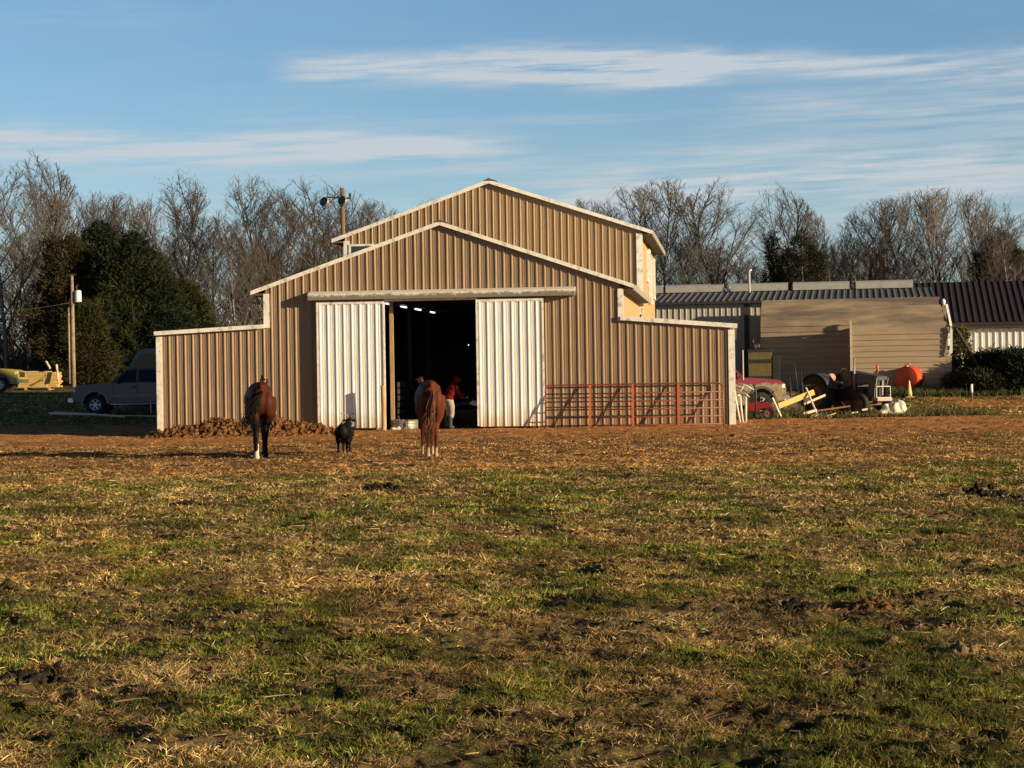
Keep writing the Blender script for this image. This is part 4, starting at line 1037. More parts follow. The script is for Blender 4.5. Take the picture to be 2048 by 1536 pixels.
# taller pale van cab behind it
Y = 96.5; P = at(256,800,Y); g = hz(P.x+2.5,Y)
r = empty('box_van', (P.x,Y,g), 0, 'taller pale van standing behind the silver pickup, only its cab top and mirror showing', 'van')
VP = pm('pale_van_paint',(.12,.135,.16),.4,var=.08)
mb = MB(); mb.prism([(0,.5),(0,1.45),(.12,1.62),(.62,2.42),(.95,2.52),(5.4,2.52),(5.4,.5)], -1.0, 1.0, 'y'); mb.build('body', VP, r, 'auto', bevel=.05)
for s in (-1,1):
    MB().prism([(.36,1.62),(.76,2.30),(1.75,2.32),(1.75,1.62)], s*1.004-.006, s*1.004+.006, 'y').build('side_window', CARG, r)
    MB().prism([(1.85,1.62),(1.85,2.32),(2.9,2.32),(2.9,1.62)], s*1.004-.006, s*1.004+.006, 'y').build('side_window', CARG, r)
    mb = MB(); mb.box(.02,.20,s*1.22-.08,s*1.22+.08,1.95,2.15); mb.build('mirror', VP, r); MB().bar((.15,s*1.2,1.97),(.3,s*1.0,1.7),.03).build('mirror_arm', PLAST, r)
    wheel(r,.95,s*.86,.40,.40,.26,s); wheel(r,4.3,s*.86,.40,.40,.26,s)
n1 = Vector((-.8,0,.5)).normalized()*.008
q = [(.17,-.85,1.70),(.17,.85,1.70),(.58,.85,2.355),(.58,-.85,2.355)]
MB().add([tuple(Vector(p)+n1) for p in q]+[tuple(Vector(p)-n1*2) for p in q], [(0,1,2,3),(7,6,5,4)]+[(i,(i+1)%4,(i+1)%4+4,i+4) for i in range(4)]).build('windscreen', CARG, r)
# yellow truck cut by the left edge, nose to the right
Y = 116; P = at(45,770,Y); g = hz(P.x-1,Y)
r = empty('yellow_pickup', (P.x,Y,g), PI, 'mustard yellow pickup with grey wheel arches cut by the left edge of the view', 'pickup truck')
pickup(r, pm('mustard_paint',(.42,.31,.055),.4,var=.15,coat=.3), trim=pm('grey_arch_trim',(.10,.10,.10),.6))
# red truck behind the barn's right end, nose to the right
m_, nt, b = newmat('muddy_red_paint'); n = N(nt); zz = n.sep(n.coord('Object'))[2]
f = n.noise(n.coord('Object'), 3.5, 6, .75); h_ = n.math('ADD', zz, n.math('MULTIPLY', n.math('SUBTRACT', f, .5), -.35))
c = n.mix(n.mr(h_, 1.02, 1.10, 1, 0), (.17,.006,.022), n.ramp(n.noise(n.coord('Object'),9,4,.7), [(.3,(.10,.075,.04)),(.7,(.30,.24,.14))]))
n.link(c, b.inputs['Base Color']); n.link(n.mr(h_,1.0,1.1,.85,.28), b.inputs['Roughness']); b.inputs['Coat Weight'].default_value = .3
Y = 83; P = at(1557,800,Y); g = hz(P.x,Y)
r = empty('red_truck', (P.x,Y,g), PI+math.radians(12), 'red truck with mud caked front showing its hood past the barn right end', 'truck')
pickup(r, m_, trim=PLAST); r.scale = (1,1,1.13)

# ------------------------------------------------------------------ tractor
TB = pm('grey_tractor_paint', (.065,.075,.09), .5, .2, var=.3, scale=3, dirt=((.10,.07,.05),.4,5))
RUST = pm('rusty_iron', (.20,.095,.05), .85, var=.45, scale=8, bump=.3)
ENG = pm('oily_engine_iron', (.03,.026,.022), .7, .3, var=.5, scale=9)
PALE = pm('pale_metal', (.33,.31,.28), .5, .3, var=.2)
P = at(1745,800,83.2); hd = math.radians(-54)
tr = empty('tractor', (P.x,83.2,hz(P.x,83.2)-.02), hd, 'old grey farm tractor with rusty wheels and an open grille facing the camera', 'tractor'); tr.scale = (1.1,1.1,1.1)
def twheel(x, y, r, w, s, lugs):
    o = wheel(tr, x, y, r, r, w, s, rim=RUST, spokes=0)
    mb = MB()
    for k in range(lugs):
        a = 2*PI*k/lugs
        for t in (-1,1):
            a2 = a + (PI/lugs if t > 0 else 0)
            mb.bar((cos(a2)*r,t*w*.04,sin(a2)*r),(cos(a2+.16)*r,t*w*.45,sin(a2+.16)*r), .05, .05, (cos(a2),0,sin(a2)))
    mb.build('tread', TYRE, o)
for s in (-1,1):
    twheel(-1.95, s*.74, .70, .34, s, 20); twheel(0, s*.60, .38, .19, s, 0) if False else wheel(tr, 0, s*.60, .38, .38, .19, s, rim=RUST, spokes=0, name='front_wheel')
mb = MB(); mb.prism([(-1.15,1.02),(-1.15,1.50),(-1.0,1.56),(.42,1.36),(.50,1.32),(.50,1.26),(.36,1.12)], -.27, .27, 'y'); mb.build('hood', TB, tr, 'auto', bevel=.03)
for s in (-1,1):
    mb = MB(); mb.prism([(.08,.62),(.10,1.2),(.49,1.27),(.40,1.0),(.36,.5),(.12,.5)], s*.27-.02, s*.27+.02, 'y'); mb.build('side_panel', TB, tr)
    mb = MB(); mb.prism([(-1.15,1.0),(-1.15,1.5),(-.72,1.48),(-.72,1.04)], s*.285-.012, s*.285+.012, 'y'); mb.build('side_panel', TB, tr)
mb = MB()
mb.box(.36,.40,-.24,.24,1.0,1.24); mb.build('grille_screen', ENG, tr)
mb = MB(); mb.bar((.49,-.27,1.28),(.40,-.25,.98),.03); mb.bar((.49,.27,1.28),(.40,.25,.98),.03); mb.bar((.40,-.25,.98),(.40,.25,.98),.022); mb.tube([(.43,.03,.7),(.45,.03,1.22)],.04,10); mb.build('grille_frame', PALE, tr)
mb = MB(); mb.bar((.52,-.33,.62),(.52,-.33,1.0),.03); mb.bar((.52,.33,.62),(.52,.33,1.0),.03); mb.bar((.52,-.33,1.0),(.52,.33,1.0),.03); mb.bar((.52,-.33,.62),(.52,.33,.62),.03); mb.build('brush_guard', PALE, tr)
MB().box(.30,.60,-.36,.36,.50,.62).build('front_weight', pm('dusty_casting',(.40,.32,.25),.8), tr, 'auto', bevel=.02)
mb = MB(); mb.box(-1.1,.3,-.17,.17,.55,1.0); mb.box(-.85,-.2,-.24,.24,.66,.98)
for k in range(4): mb.lathe([(.05,0),(.05,.12)],(-.75+k*.2,-.27,.88),'y',8)
mb.box(-2.15,-1.1,-.22,.22,.5,.95); mb.build('engine_block', ENG, tr, 'auto', bevel=.02)
mb = MB(); mb.box(-.06,.06,-.52,.52,.36,.44); mb.box(-2.0,-1.9,-.6,.6,.64,.76); mb.build('axle', RUST, tr)
for s in (-1,1):
    mb = MB(); pts = [(-1.95+.80*cos(t), .70+.80*sin(t)) for t in np.linspace(2.5,.35,9)]; inn = [(-1.95+.775*cos(t), .70+.775*sin(t)) for t in np.linspace(.35,2.5,9)]
    mb.prism(pts+inn, min(s*.50,s*.92), max(s*.50,s*.92), 'y'); mb.build('fender', TB, tr)
mb = MB(); mb.ell((-1.78,0,1.14),(.24,.24,.06),14,7); mb.ell((-1.99,0,1.32),(.05,.22,.16),12,7); mb.tube([(-1.8,0,.9),(-1.8,0,1.12)],.03,6); mb.build('seat', pm('faded_seat',(.45,.23,.14),.6), tr, True)
mb = MB(); mb.tube([(-1.42+.17*sin(t)*.3, .17*cos(t)*1.05, 1.47+.17*sin(t)) for t in np.linspace(0,2*PI,19)], .016, 6); mb.tube([(-1.15,0,1.2),(-1.42,0,1.47)],.02,6); mb.build('steering_wheel', PLAST, tr, True)
mb = MB(); mb.tube([(-.55,-.30,.9),(-.55,-.30,1.98)],.032,10); mb.build('exhaust_pipe', PALE, tr, True)
mb = MB(); mb.tube([(-.05,.30,1.3),(-.05,.31,1.62)],.012,6); mb.ell((-.05,.31,1.66),(.05,.05,.10),8,6); mb.ell((-.03,.31,1.56),(.045,.045,.08),8,6); mb.build('warning_flag', pm('red_orange_plastic',(.6,.10,.05),.6), tr, True)

# ------------------------------------------------------------------ tank, cone, marker
def gp(px, Y): P = at(px,760,Y); return Vector((P.x,Y,hz(P.x,Y)))
P = gp(1812, 97.2); tk = empty('fuel_tank', P+Vector((0,0,-.02)), math.radians(-32), 'round red orange tank lying on its side before the beige shed', 'tank')
TKM = pm('red_tank_paint', (.55,.06,.02), .5, var=.15, scale=3)
mb = MB(); mb.lathe([(.05,-.012),(.50,.0),(.528,.012),(.53,.03),(.53,.40),(.545,.42),(.545,.46),(.53,.48),(.53,.88),(.52,.92),(.40,.95),(.05,.97)], (0,0,.62), 'y', 36); mb.build('shell', TKM, tk, 'auto')
mb = MB(); mb.lathe([(.09,0),(.09,.07),(.03,.09)],(0,.1,1.14),'z',12); mb.tube([(-.1,.1,1.17),(.12,.08,1.28),(.2,.1,1.2)],.025,6); mb.build('filler_cap', pm('pale_red_cap',(.6,.3,.24),.6), tk, 'auto')
mb = MB(); mb.box(-.4,.4,.1,.2,-.2,.16); mb.build('cradle', RUST, tk); mb = MB(); mb.box(-.4,.4,.7,.8,-.2,.16); mb.build('cradle', RUST, tk)
P = gp(1818.5, 94.6); cn_ = empty('traffic_cone', P, 0, 'faded yellow traffic cone standing in front of the round tank', 'cone')
CONE = pm('faded_yellow_cone',(.72,.52,.20),.6,var=.15)
MB().lathe([(.14,.02),(.125,.05),(.03,.70),(.025,.72)],(0,0,0),'z',16).build('cone', CONE, cn_, 'auto'); MB().box(-.19,.19,-.19,.19,0,.025).build('base', CONE, cn_)
P = gp(1943, 92.5); mk = empty('marker_post', P, 0, 'short white and dark marker post standing before the bushes', 'post')
MB().tube([(0,0,-.1),(0,0,.36)],.045,8).build('stake', RUST, mk, True); MB().tube([(0,0,.361),(0,0,.72)],.055,8).build('white_tip', WP, mk, True)
P = gp(1762, 86.3); wo = empty('loose_wheel', P+Vector((0,0,.36)), math.radians(-35), 'dark tyre with a red rim lying propped behind the tractor nose', 'wheel')
mb = MB(); mb.lathe([(.2,-.1),(.33,-.1),(.36,-.06),(.36,.06),(.33,.1),(.2,.1)],(0,0,0),'y',24,cap=False); mb.build('tyre', TYRE, wo, 'auto'); mb = MB(); mb.lathe([(.20,-.08),(.15,-.05),(.05,-.06),(.05,.06),(.2,.08)],(0,0,0),'y',20); mb.build('rim', pm('red_rim',(.4,.04,.05),.5), wo, 'auto')

# ------------------------------------------------------------------ scrap by the tractor
def stick(name, mat, a, b, w, h, Y, Y2=None, label='', cat='scrap', group=None, round_=False):
    Y2 = Y2 or Y; p = at(a[0],a[1],Y); q = at(b[0],b[1],Y2); mb = MB()
    if round_: mb.tube([tuple(p),tuple(p.lerp(q,.5)),tuple(q)], w/2, 10)
    else: mb.bar(p, q, w, h)
    o = mb.build(name, mat, None, round_ and 'auto'); 
    c = sum((v.co for v in o.data.vertices), Vector())/len(o.data.vertices); o.data.transform(Matrix.Translation(-c)); o.location = c
    tag(o, label, cat, group); return o
YEL = pm('yellow_beam_paint',(.66,.38,.03),.5,var=.2,dirt=((.3,.18,.06),.4,6))
PW = pm('pale_plank_wood',(.62,.45,.28),.75,var=.25,stretch=(.5,4,4),scale=5)
WPT = pm('white_pipe_paint',(.72,.66,.56),.5,var=.15)
stick('steel_beam', YEL, (1556,812),(1627,784), .12,.20, 80.5, 81, 'yellow painted steel beam sloping up to the right on the scrap heap','beam')
stick('sheet_scrap', pm('cream_sheet',(.7,.58,.34),.6), (1549,806),(1572,799), .3,.04, 80.9, 80.7, 'small cream sheet under the left end of the yellow beam','scrap')
stick('wooden_plank', PW, (1608,808),(1650,790), .05,.08, 80.6,81.4, 'pale plank lying parallel just below the yellow beam','plank')
stick('white_pipe', WPT, (1612,776),(1638,838), .07,.07, 81,80, 'white pipe slanting down to the right from the steel rack','pipe',None,True)
stick('bent_bracket', WPT, (1545,796),(1565,840), .06,.05, 80.4,80, 'pale bent bracket standing left of the yellow beam','scrap')
stick('wooden_plank', PW, (1606,828),(1632,820), .10,.09, 80,80.3, 'short pale plank with rounded ends low on the scrap heap','plank')
stick('wooden_plank', PW, (1538,844),(1565,844), .08,.06, 79.2,79.2, 'flat pale plank on the grass at the left of the scrap heap','plank')
stick('white_pipe', WPT, (1586,845),(1612,842), .09,.09, 79.0,79.2, 'short white pipe on the grass below the scrap heap','pipe',None,True)
stick('wooden_plank', PW, (1614,845),(1648,848), .09,.06, 79.0,78.8, 'flat pale plank on the grass at the right of the scrap heap','plank')
stick('wooden_block', PW, (1618,836),(1632,829), .13,.1, 79.6,79.7, 'small pale block resting against the slanting white pipe','block')
stick('wooden_post', WPT, (1702,826),(1716,824), .05,.05, 81.2,81.2, 'white stick lying left in front of the tractor front wheel','stick')
stick('white_stick', WPT, (1724,820),(1735,818), .07,.07, 81.2,81.2, 'short white stick lying right in front of the tractor front wheel','stick')
# dark steel rack (old implement)
P = gp(1592, 83.5); rk = empty('steel_implement', P, math.radians(-8), 'dark old tillage implement of crossed steel bars left of the tractor', 'farm implement')
IM = pm('dark_implement_steel',(.045,.05,.06),.6,.4,var=.4)
mb = MB()
for z,dy in ((.45,0),(.75,.1),(1.05,.2)): mb.bar((-.75,dy,z-.08),(.55,dy,z+.10),.06)
mb.build('cross_bars', IM, rk)
for k,x in enumerate((-.55,-.15,.3)): MB().tube([(x,-.1,.1),(x-.05,.1,.9),(x-.12,.25,1.35+.2*k)],.03,6).build('upright', IM, rk, True)
MB().tube([(.1,.1,.7),(.0,.15,1.5),(-.05,.15,2.05)],.022,6).build('lever', IM, rk, True)
GR = pm('grey_plate',(.17,.16,.16),.6,.3)
for x,z in ((-.72,.30),(-.1,.42),(.42,.62)): MB().box(x-.14,x+.14,-.16,-.1,z-.1,z+.1).build('plate', GR, rk)
# red tiller in front of the red truck
P = gp(1517, 78.6); tl = empty('red_tiller', P, math.radians(-8), 'small red tilling machine in the weeds under the red truck front', 'machine')
RD = pm('red_machine_paint',(.26,.010,.010),.5,var=.3)
mb = MB(); mb.prism([(-.5,.32),(-.45,.55),(-.1,.66),(.35,.6),(.55,.42),(.5,.32)],-.28,.28,'y'); mb.build('deck', RD, tl, 'auto', bevel=.02)
MB().box(-.35,.05,-.18,.18,.62,.92).build('engine', ENG, tl, 'auto', bevel=.02); MB().tube([(-.2,0,.8),(-.6,0,1.1),(-.85,0,1.15)],.02,6).build('handle', IM, tl, True)
for s in (-1,1): wheel(tl, .35, s*.33, .22, .22, .12, s, rim=RUST, spokes=0)
MB().lathe([(.2,-.25),(.2,.25)],(-.3,0,.2),'y',10).build('tine_drum', ENG, tl)
MB().bar((.15,-.3,.62),(.55,-.3,1.0),.05).build('brace', IM, tl)
# tubular frames leaning at the barn corner
def lf(name, lines, r, Y, mat, label, cat='frame'):
    mb = MB()
    for line in lines: mb.tube([tuple(at(x,y,Y)) for x,y in line], r, 8)
    o = mb.build(name, mat, None, True); c = sum((v.co for v in o.data.vertices), Vector())/len(o.data.vertices); o.data.transform(Matrix.Translation(-c)); o.location = c; tag(o, label, cat)
lf('tubular_stand', [[(1467,762),(1472,800),(1481,849)],[(1480,790),(1482,812),(1486,847)],[(1471,792),(1480,790)],[(1492,795),(1492,845)],[(1486,847),(1492,845)]], .035, 73.6, WPT, 'white tubular frame with thin legs leaning at the right corner of the barn')
lf('bent_rack', [[(1470,766),(1488,769),(1508,780)],[(1488,770),(1481,783),(1472,780)],[(1472,788),(1491,787),(1499,795)]], .028, 75.0, pm('dull_pipe',(.42,.38,.34),.5,.4), 'grey bent pipe rack hanging above the white frame')
lf('pipe_hoop', [[(1506,769),(1510,774),(1512,785),(1511,835)]], .035, 76.0, IM, 'dark curved pipe standing upright before the red truck')
# olive box
P = gp(1521, 97.5); zb = lambda py: at(1521,py,97.5).z-P.z
ob = empty('olive_bin', P, -THS, 'olive bin with dark frame bands behind the red truck hood', 'bin')
OL = pm('olive_paint',(.12,.095,.03),.7,var=.3)
MB().box(-.5,.5,-.3,.4,zb(752),zb(726)).build('lower_panel', OL, ob)
MB().box(-.5,.5,-.3,.4,zb(719),zb(704)).build('upper_panel', OL, ob)
MB().box(-.53,.53,-.33,.43,zb(725.8),zb(719.2)).build('band', PLAST, ob); MB().box(-.53,.55,-.33,.43,zb(703.8),zb(699)).build('lid', PLAST, ob)
MB().box(.52,.86,-.3,.4,-.1,zb(711)).build('side_cabinet', PLAST, ob, 'auto', bevel=.05); MB().box(-.5,.5,-.28,.38,-.1,zb(752.2)).build('skirt', PLAST, ob)
mb = MB(); mb.ell((-.25,0,zb(693)),(.17,.12,.15),12,8); mb.ell((-.12,.03,zb(692)),(.14,.12,.14),12,8); mb.tube([(-.3,0,zb(690)),(-.32,0,zb(677))],.04,8); mb.build('cap_fitting', PLAST, ob, True)
# thin antenna-like rod on the red truck side
stick('thin_rod', WPT, (1486,700),(1487,760), .03,.03, 79.5,79.5,'thin pale rod standing up in front of the grey building corner','rod')
# white crumpled tarp
P = gp(1788, 81.3); mb = MB()
for x,y,z,rx,rz in ((0,0,.28,.34,.24),(-.28,.05,.25,.2,.2),(.25,.0,.32,.2,.24),(.1,.1,.45,.2,.14),(-.1,0,.12,.42,.1),(-.42,0,.12,.2,.08)): mb.ell((x,y,z),(rx,.28,rz),14,9)
o = organic(mb,'crumpled_tarp', pm('white_tarp',(.78,.72,.55),.6,var=.15,bump=.6,bscale=6), voxel=.03, smooth=2, loc=P); o.data.update()
for v in o.data.vertices:
    k = float(fbm(v.co.x*6+3, v.co.z*6+v.co.y*3, 2, 3))-.5; v.co += v.co.normalized()*k*.16
tag(o,'crumpled white tarp bundle lying at the right of the tractor nose','tarp')
# ------------------------------------------------------------------ lumber, pipes on the left
Y = 119; A = at(38,772,Y); Bq = at(117,772,Y); g = hz(A.x,Y)
lb = empty('lumber_stack', (A.x,Y,g), math.radians(-4), 'strapped stack of fresh yellow lumber lying before the cedars', 'lumber')
LUM = pm('fresh_lumber', (.62,.40,.13), .7, var=.3, scale=1.5, stretch=(.6,2,12))
Lw = Bq.x-A.x; Rr = random.Random(3); mb = MB()
for k in range(9):
    z0 = .14+k*.092
    for j in range(4): mb.box(Rr.uniform(-.10,.06), Lw+Rr.uniform(-.14,.08), j*.2+.003, j*.2+.196, z0, z0+.086)
mb.build('boards', LUM, lb)
MB().box(Lw*.70,Lw*.70+.05,-.012,.81,.13,.985).build('strap', pm('pale_strap',(.7,.6,.3),.5), lb)
for x in (.3,1.6): MB().box(x,x+.1,-.05,.85,-.1,.138).build('bearer', WOOD, lb)
MB().bar((-.6,.3,1.02),(Lw*.8,.35,.99),.12,.05).build('loose_board', PW, lb)
stick('leaning_stake', PW, (117,762),(113,729), .1,.08, 118.5,118.7,'pale stake standing up behind the right part of the lumber stack','stake')
stick('leaning_stake', PW, (100,737),(92,723), .12,.08, 120.5,120.7,'short pale stake leaning above the middle of the lumber stack','stake')
stick('cut_board', DARKW, (60,771),(85,760), .14,.05, 117,117.4,'dark board propped against the front of the lumber stack','board')
stick('white_pvc_pipe', WPT, (98,827),(192,829), .11,.1, 85,85.2, 'long white pipe lying on the shaded grass in front of the silver truck','pipe',None,True)
stick('white_pvc_pipe', WPT, (108,825),(250,833), .09,.1, 85.6,85.4, 'second longer white pipe lying just behind the first in the shade','pipe',None,True)
stick('pale_board', WPT, (240,831),(318,832), .06,.03, 86,86, 'thin pale board edge lying in the shade beside the barn corner','board')
stick('thin_stake', WPT, (301,800),(302,826), .035,.035, 86,86, 'thin pale stake standing beside the silver truck door','stake')
# ------------------------------------------------------------------ animals
def coat(name, main, legs, zleg, sock=None, zsock=.2, dark=None):
    m, nt, b = newmat(name); n = N(nt); z = n.sep(n.coord('Object'))[2]
    f = n.noise(n.coord('Object'), 4, 4, .6); h = n.math('ADD', z, n.math('MULTIPLY', n.math('SUBTRACT', f, .5), .15))
    mc = n.ramp(f, [(.3,tuple(x*.75 for x in main)),(.7,tuple(x*1.15 for x in main))])
    c = n.mix(n.mr(h, zleg-.08, zleg+.12, 1, 0), mc, legs)
    if sock: c = n.mix(n.mr(h, zsock-.03, zsock+.03, 1, 0), c, sock)
    n.link(c, b.inputs['Base Color']); b.inputs['Roughness'].default_value = .6; b.inputs['Specular IOR Level'].default_value = .12
    return m
def quadruped(root, mat, S_=1.0, hind=((-.15,-.05),(.17,.22)), fore=((-.14,0),(.14,.1)), neck=None, vox=.018, goat=False):
    """faces +y; hind/fore: ((x, y shift of the foot) for left, right)"""
    mb = MB(); s = S_
    def E(c, r, M=None): mb.ell([a*s for a in c], [a*s for a in r], 18, 12, M)
    def T(pts, rs): mb.tube([tuple(a*s for a in p) for p in pts], [r*s for r in rs], 12)
    E((0,.22,1.22),(.25,.34,.29)); E((0,.03,1.12),(.20,.18,.25)); E((-.15,.34,1.37),(.09,.13,.07)); E((.15,.34,1.37),(.09,.13,.07)); E((-.13,-.02,1.10),(.13,.13,.22)); E((.13,-.02,1.10),(.13,.13,.22)); E((0,.55,1.22),(.28,.42,.31)); E((0,.90,1.16),(.315,.50,.33)); E((0,1.30,1.18),(.26,.34,.34)); E((0,1.50,1.12),(.2,.2,.26)); E((0,1.22,1.38),(.10,.34,.14)); E((0,.18,1.43),(.13,.28,.10))
    for sx, (x, dy) in zip((-1,1), hind):
        T([(sx*.14,.16,1.2),(sx*.155,.12,1.02),(sx*.16+.2*(x-sx*.15),.20+dy*.2,.84),(x,.10+dy*.5,.66),(x,-.06+dy*.8,.52),(x,-.07+dy*.9,.44),(x,-.03+dy,.28),(x,.0+dy,.17),(x,.04+dy,.09)],
          [.19,.185,.155,.095,.066,.052,.040,.046,.045])
        E((x,.06+dy,.045),(.062,.075,.05)); T([(sx*.15,.0,1.05),(sx*.15,.03,.9),(x,.05+dy*.4,.72)],[.13,.115,.08])
    for sx, (x, dy) in zip((-1,1), fore):
        T([(sx*.15,1.32,1.05),(sx*.155,1.28,.88),(x,1.30+dy*.3,.70),(x,1.33+dy*.6,.48),(x,1.32+dy*.7,.40),(x,1.31+dy,.2),(x,1.33+dy,.10)],[.14,.12,.075,.052,.045,.037,.042]); E((x,1.36+dy,.045),(.058,.07,.05))
    nk = neck or [(0,1.45,1.25),(0,1.72,1.42),(.03,1.95,1.56)]
    T(nk, [.22,.15,.11][:len(nk)])
    hx, hy, hz_ = nk[-1]
    E((hx,hy+.05,hz_-.02),(.09,.12,.12)); T([(hx,hy+.05,hz_),(hx+.01,hy+.30,hz_-.22),(hx+.01,hy+.42,hz_-.33)],[.10,.075,.058])
    for sx in (-1,1):
        if not goat: T([(hx+sx*.055,hy+.0,hz_+.06),(hx+sx*.07,hy+.0,hz_+.15),(hx+sx*.075,hy+.01,hz_+.20)],[.034,.03,.008])
    o = organic(mb, 'body', mat, root, vox*s, 5); return o
def hair(root, name, strands, mat, r=.012, n=5):
    mb = MB()
    for pts, rr in strands: mb.tube(pts, [rr*(1-.75*i/(len(pts)-1)) for i in range(len(pts))], n)
    return mb.build(name, mat, root, True)
def tail(root, mat, base, tip, n_, spread, seed, r=.012, bulge=.05):
    q = random.Random(seed); st = []
    for i in range(n_):
        b0 = Vector(base)+Vector((q.gauss(0,.012),q.gauss(0,.01),q.gauss(0,.01))); e = Vector(tip)+Vector((q.gauss(0,spread),q.gauss(0,spread*.6),q.gauss(0,spread*1.1)))
        m = b0.lerp(e,.4)+Vector((q.gauss(0,bulge*.5),-.08+q.gauss(0,.03),q.gauss(0,.03)+.04)); m2 = b0.lerp(e,.72)+Vector((q.gauss(0,bulge),-.04+q.gauss(0,.03),q.gauss(0,.04)))
        st.append(([b0,b0.lerp(m,.5)+Vector((0,-.03,.02)),m,m2,e], r*q.uniform(.6,1.5)))
    return hair(root,'tail',st,mat)
BAY = coat('bay_coat', (.065,.016,.006), (.006,.005,.004), .84)
BLKH = pm('black_hair', (.008,.006,.005), .7, spec=.15, var=.4, scale=20)
def ground_pt(px, Y): P = at(px,900,Y); return Vector((P.x,Y,hz(P.x,Y,False)))
h1 = empty('bay_horse', ground_pt(524,46.3)+Vector((0,0,-.01)), math.radians(10), 'dark bay horse with black legs and one white hind foot walking away on the left', 'horse', 'horses walking to the barn')
quadruped(h1, BAY, 1.06, hind=((-.13,-.16),(.10,.30)), fore=((-.06,.1),(.12,-.1)), neck=[(0,1.45,1.25),(.10,1.75,1.36),(.20,1.98,1.42)])
MB().lathe([(.062,.0),(.066,.03),(.052,.09),(.050,.26),(.047,.32)], (-.13,-.16+.0,.0),'z',14).build('white_sock', pm('white_sock_hair',(.62,.5,.36),.8), h1, 'auto')
tail(h1, BLKH, (0,-.16,1.40), (-.36,-.30,.74), 70, .075, 1)
hair(h1,'mane',[([(.1+.05*k*.2,1.5+k*.035,1.66+.0*k),(.12+.03*random.random(),1.52+k*.035,1.74+.03*random.random()),(.2,1.5+k*.035,1.66)],.016) for k in range(14)],BLKH)
CHE = coat('chestnut_coat', (.105,.026,.008), (.08,.022,.008), .5, (.40,.27,.17), .20)
h2 = empty('chestnut_horse', ground_pt(864,44.6)+Vector((0,0,-.01)), math.radians(6), 'red chestnut horse with pale feet walking away in front of the barn door', 'horse', 'horses walking to the barn')
h2.scale = (.88,1,1); h1.scale = (.94,1,1)
quadruped(h2, CHE, 1.03, hind=((-.09,-.02),(.10,.12)), fore=((-.10,.1),(.11,.0)), neck=[(0,1.45,1.15),(.0,1.72,1.02),(.02,1.93,.84)])
CHH = pm('chestnut_hair', (.15,.048,.018), .7, var=.5, scale=25)
tail(h2, CHH, (0.02,-.16,1.36), (-.10,-.26,.36), 110, .07, 2, .011, .06)
q = random.Random(9)
hair(h2,'mane',[([(-.10+q.gauss(0,.05),1.25+k*.02,1.52),(-.16+q.gauss(0,.06),1.27+k*.02,1.60+q.random()*.05),(-.24+q.gauss(0,.05),1.3+k*.02,1.58+q.gauss(0,.03))],.006) for k in range(12)],CHH)
# goat
GOC = coat('black_goat_coat', (.008,.007,.007), (.007,.006,.006), .3)
gt = empty('black_goat', ground_pt(685,47.9), math.radians(-4), 'small black goat with swept back horns walking between the two horses', 'goat')
mb = MB()
def E(c, r): mb.ell(c, r, 16, 11)
def T(p, r): mb.tube(p, r, 10)
E((0,.10,.50),(.15,.18,.17)); E((0,.32,.47),(.185,.28,.20)); E((0,.58,.50),(.14,.18,.18)); E((0,.02,.55),(.09,.09,.09))
for sx in (-1,1):
    T([(sx*.09,.08,.45),(sx*.10,.10,.34),(sx*.095,.02,.22),(sx*.095,.03,.12),(sx*.10,.05,.03)],[.085,.07,.034,.024,.028])
    T([(sx*.07,.60,.42),(sx*.075,.60,.3),(sx*.07,.62,.18),(sx*.07,.62,.03)],[.06,.045,.028,.026])
T([(0,.62,.55),(.03,.74,.66),(.04,.80,.72)],[.10,.075,.06]); E((.04,.84,.72),(.062,.09,.07)); T([(.04,.88,.72),(.05,.99,.66)],[.05,.032])
T([(0,-.03,.60),(.0,-.08,.67),(.01,-.05,.72)],[.03,.028,.012])
for sx in (-1,1): T([(.04+sx*.05,.82,.73),(.04+sx*.12,.80,.73),(.04+sx*.16,.79,.70)],[.02,.028,.01])
organic(mb,'body',GOC,gt,.011,4)
HRN = pm('goat_horn',(.30,.24,.17),.5,var=.3)
for sx in (-1,1): MB().tube([(.04+sx*.03,.82,.78),(.04+sx*.05,.78,.85),(.04+sx*.11,.74,.88),(.04+sx*.18,.70,.885)],[.018,.016,.011,.004],8).build('horn', HRN, gt, True)
sh = []; q = random.Random(4)
for i in range(260):
    a = q.uniform(0,2*PI); y = q.uniform(-.02,.6); x = cos(a)*.17; z = .49+sin(a)*.18
    sh.append(([(x*.9,y,z),(x*1.05,y-.02,z-.05),(x*1.05,y-.03,z-.10)],.007))
hair(gt,'fur',sh,pm('goat_fur',(.009,.008,.008),.9,spec=.1),n=3)
MB().tube([(.04+.105*cos(t),.70+.03*sin(t),.64+.06*sin(t)) for t in np.linspace(0,2*PI,15)],.011,6).build('collar', pm('pale_collar',(.6,.55,.45),.6), gt, True)

# ------------------------------------------------------------------ person in the doorway
pp_ = bp(899,850,.2); P = bw(pp_[0], .15, 0)
pe = empty('person', P, math.radians(-62), 'person in a dark red hooded jacket, pale trousers and dark boots stooping in the doorway', 'person')
SKIN = pm('skin_tone',(.40,.22,.15),.6,var=.1)
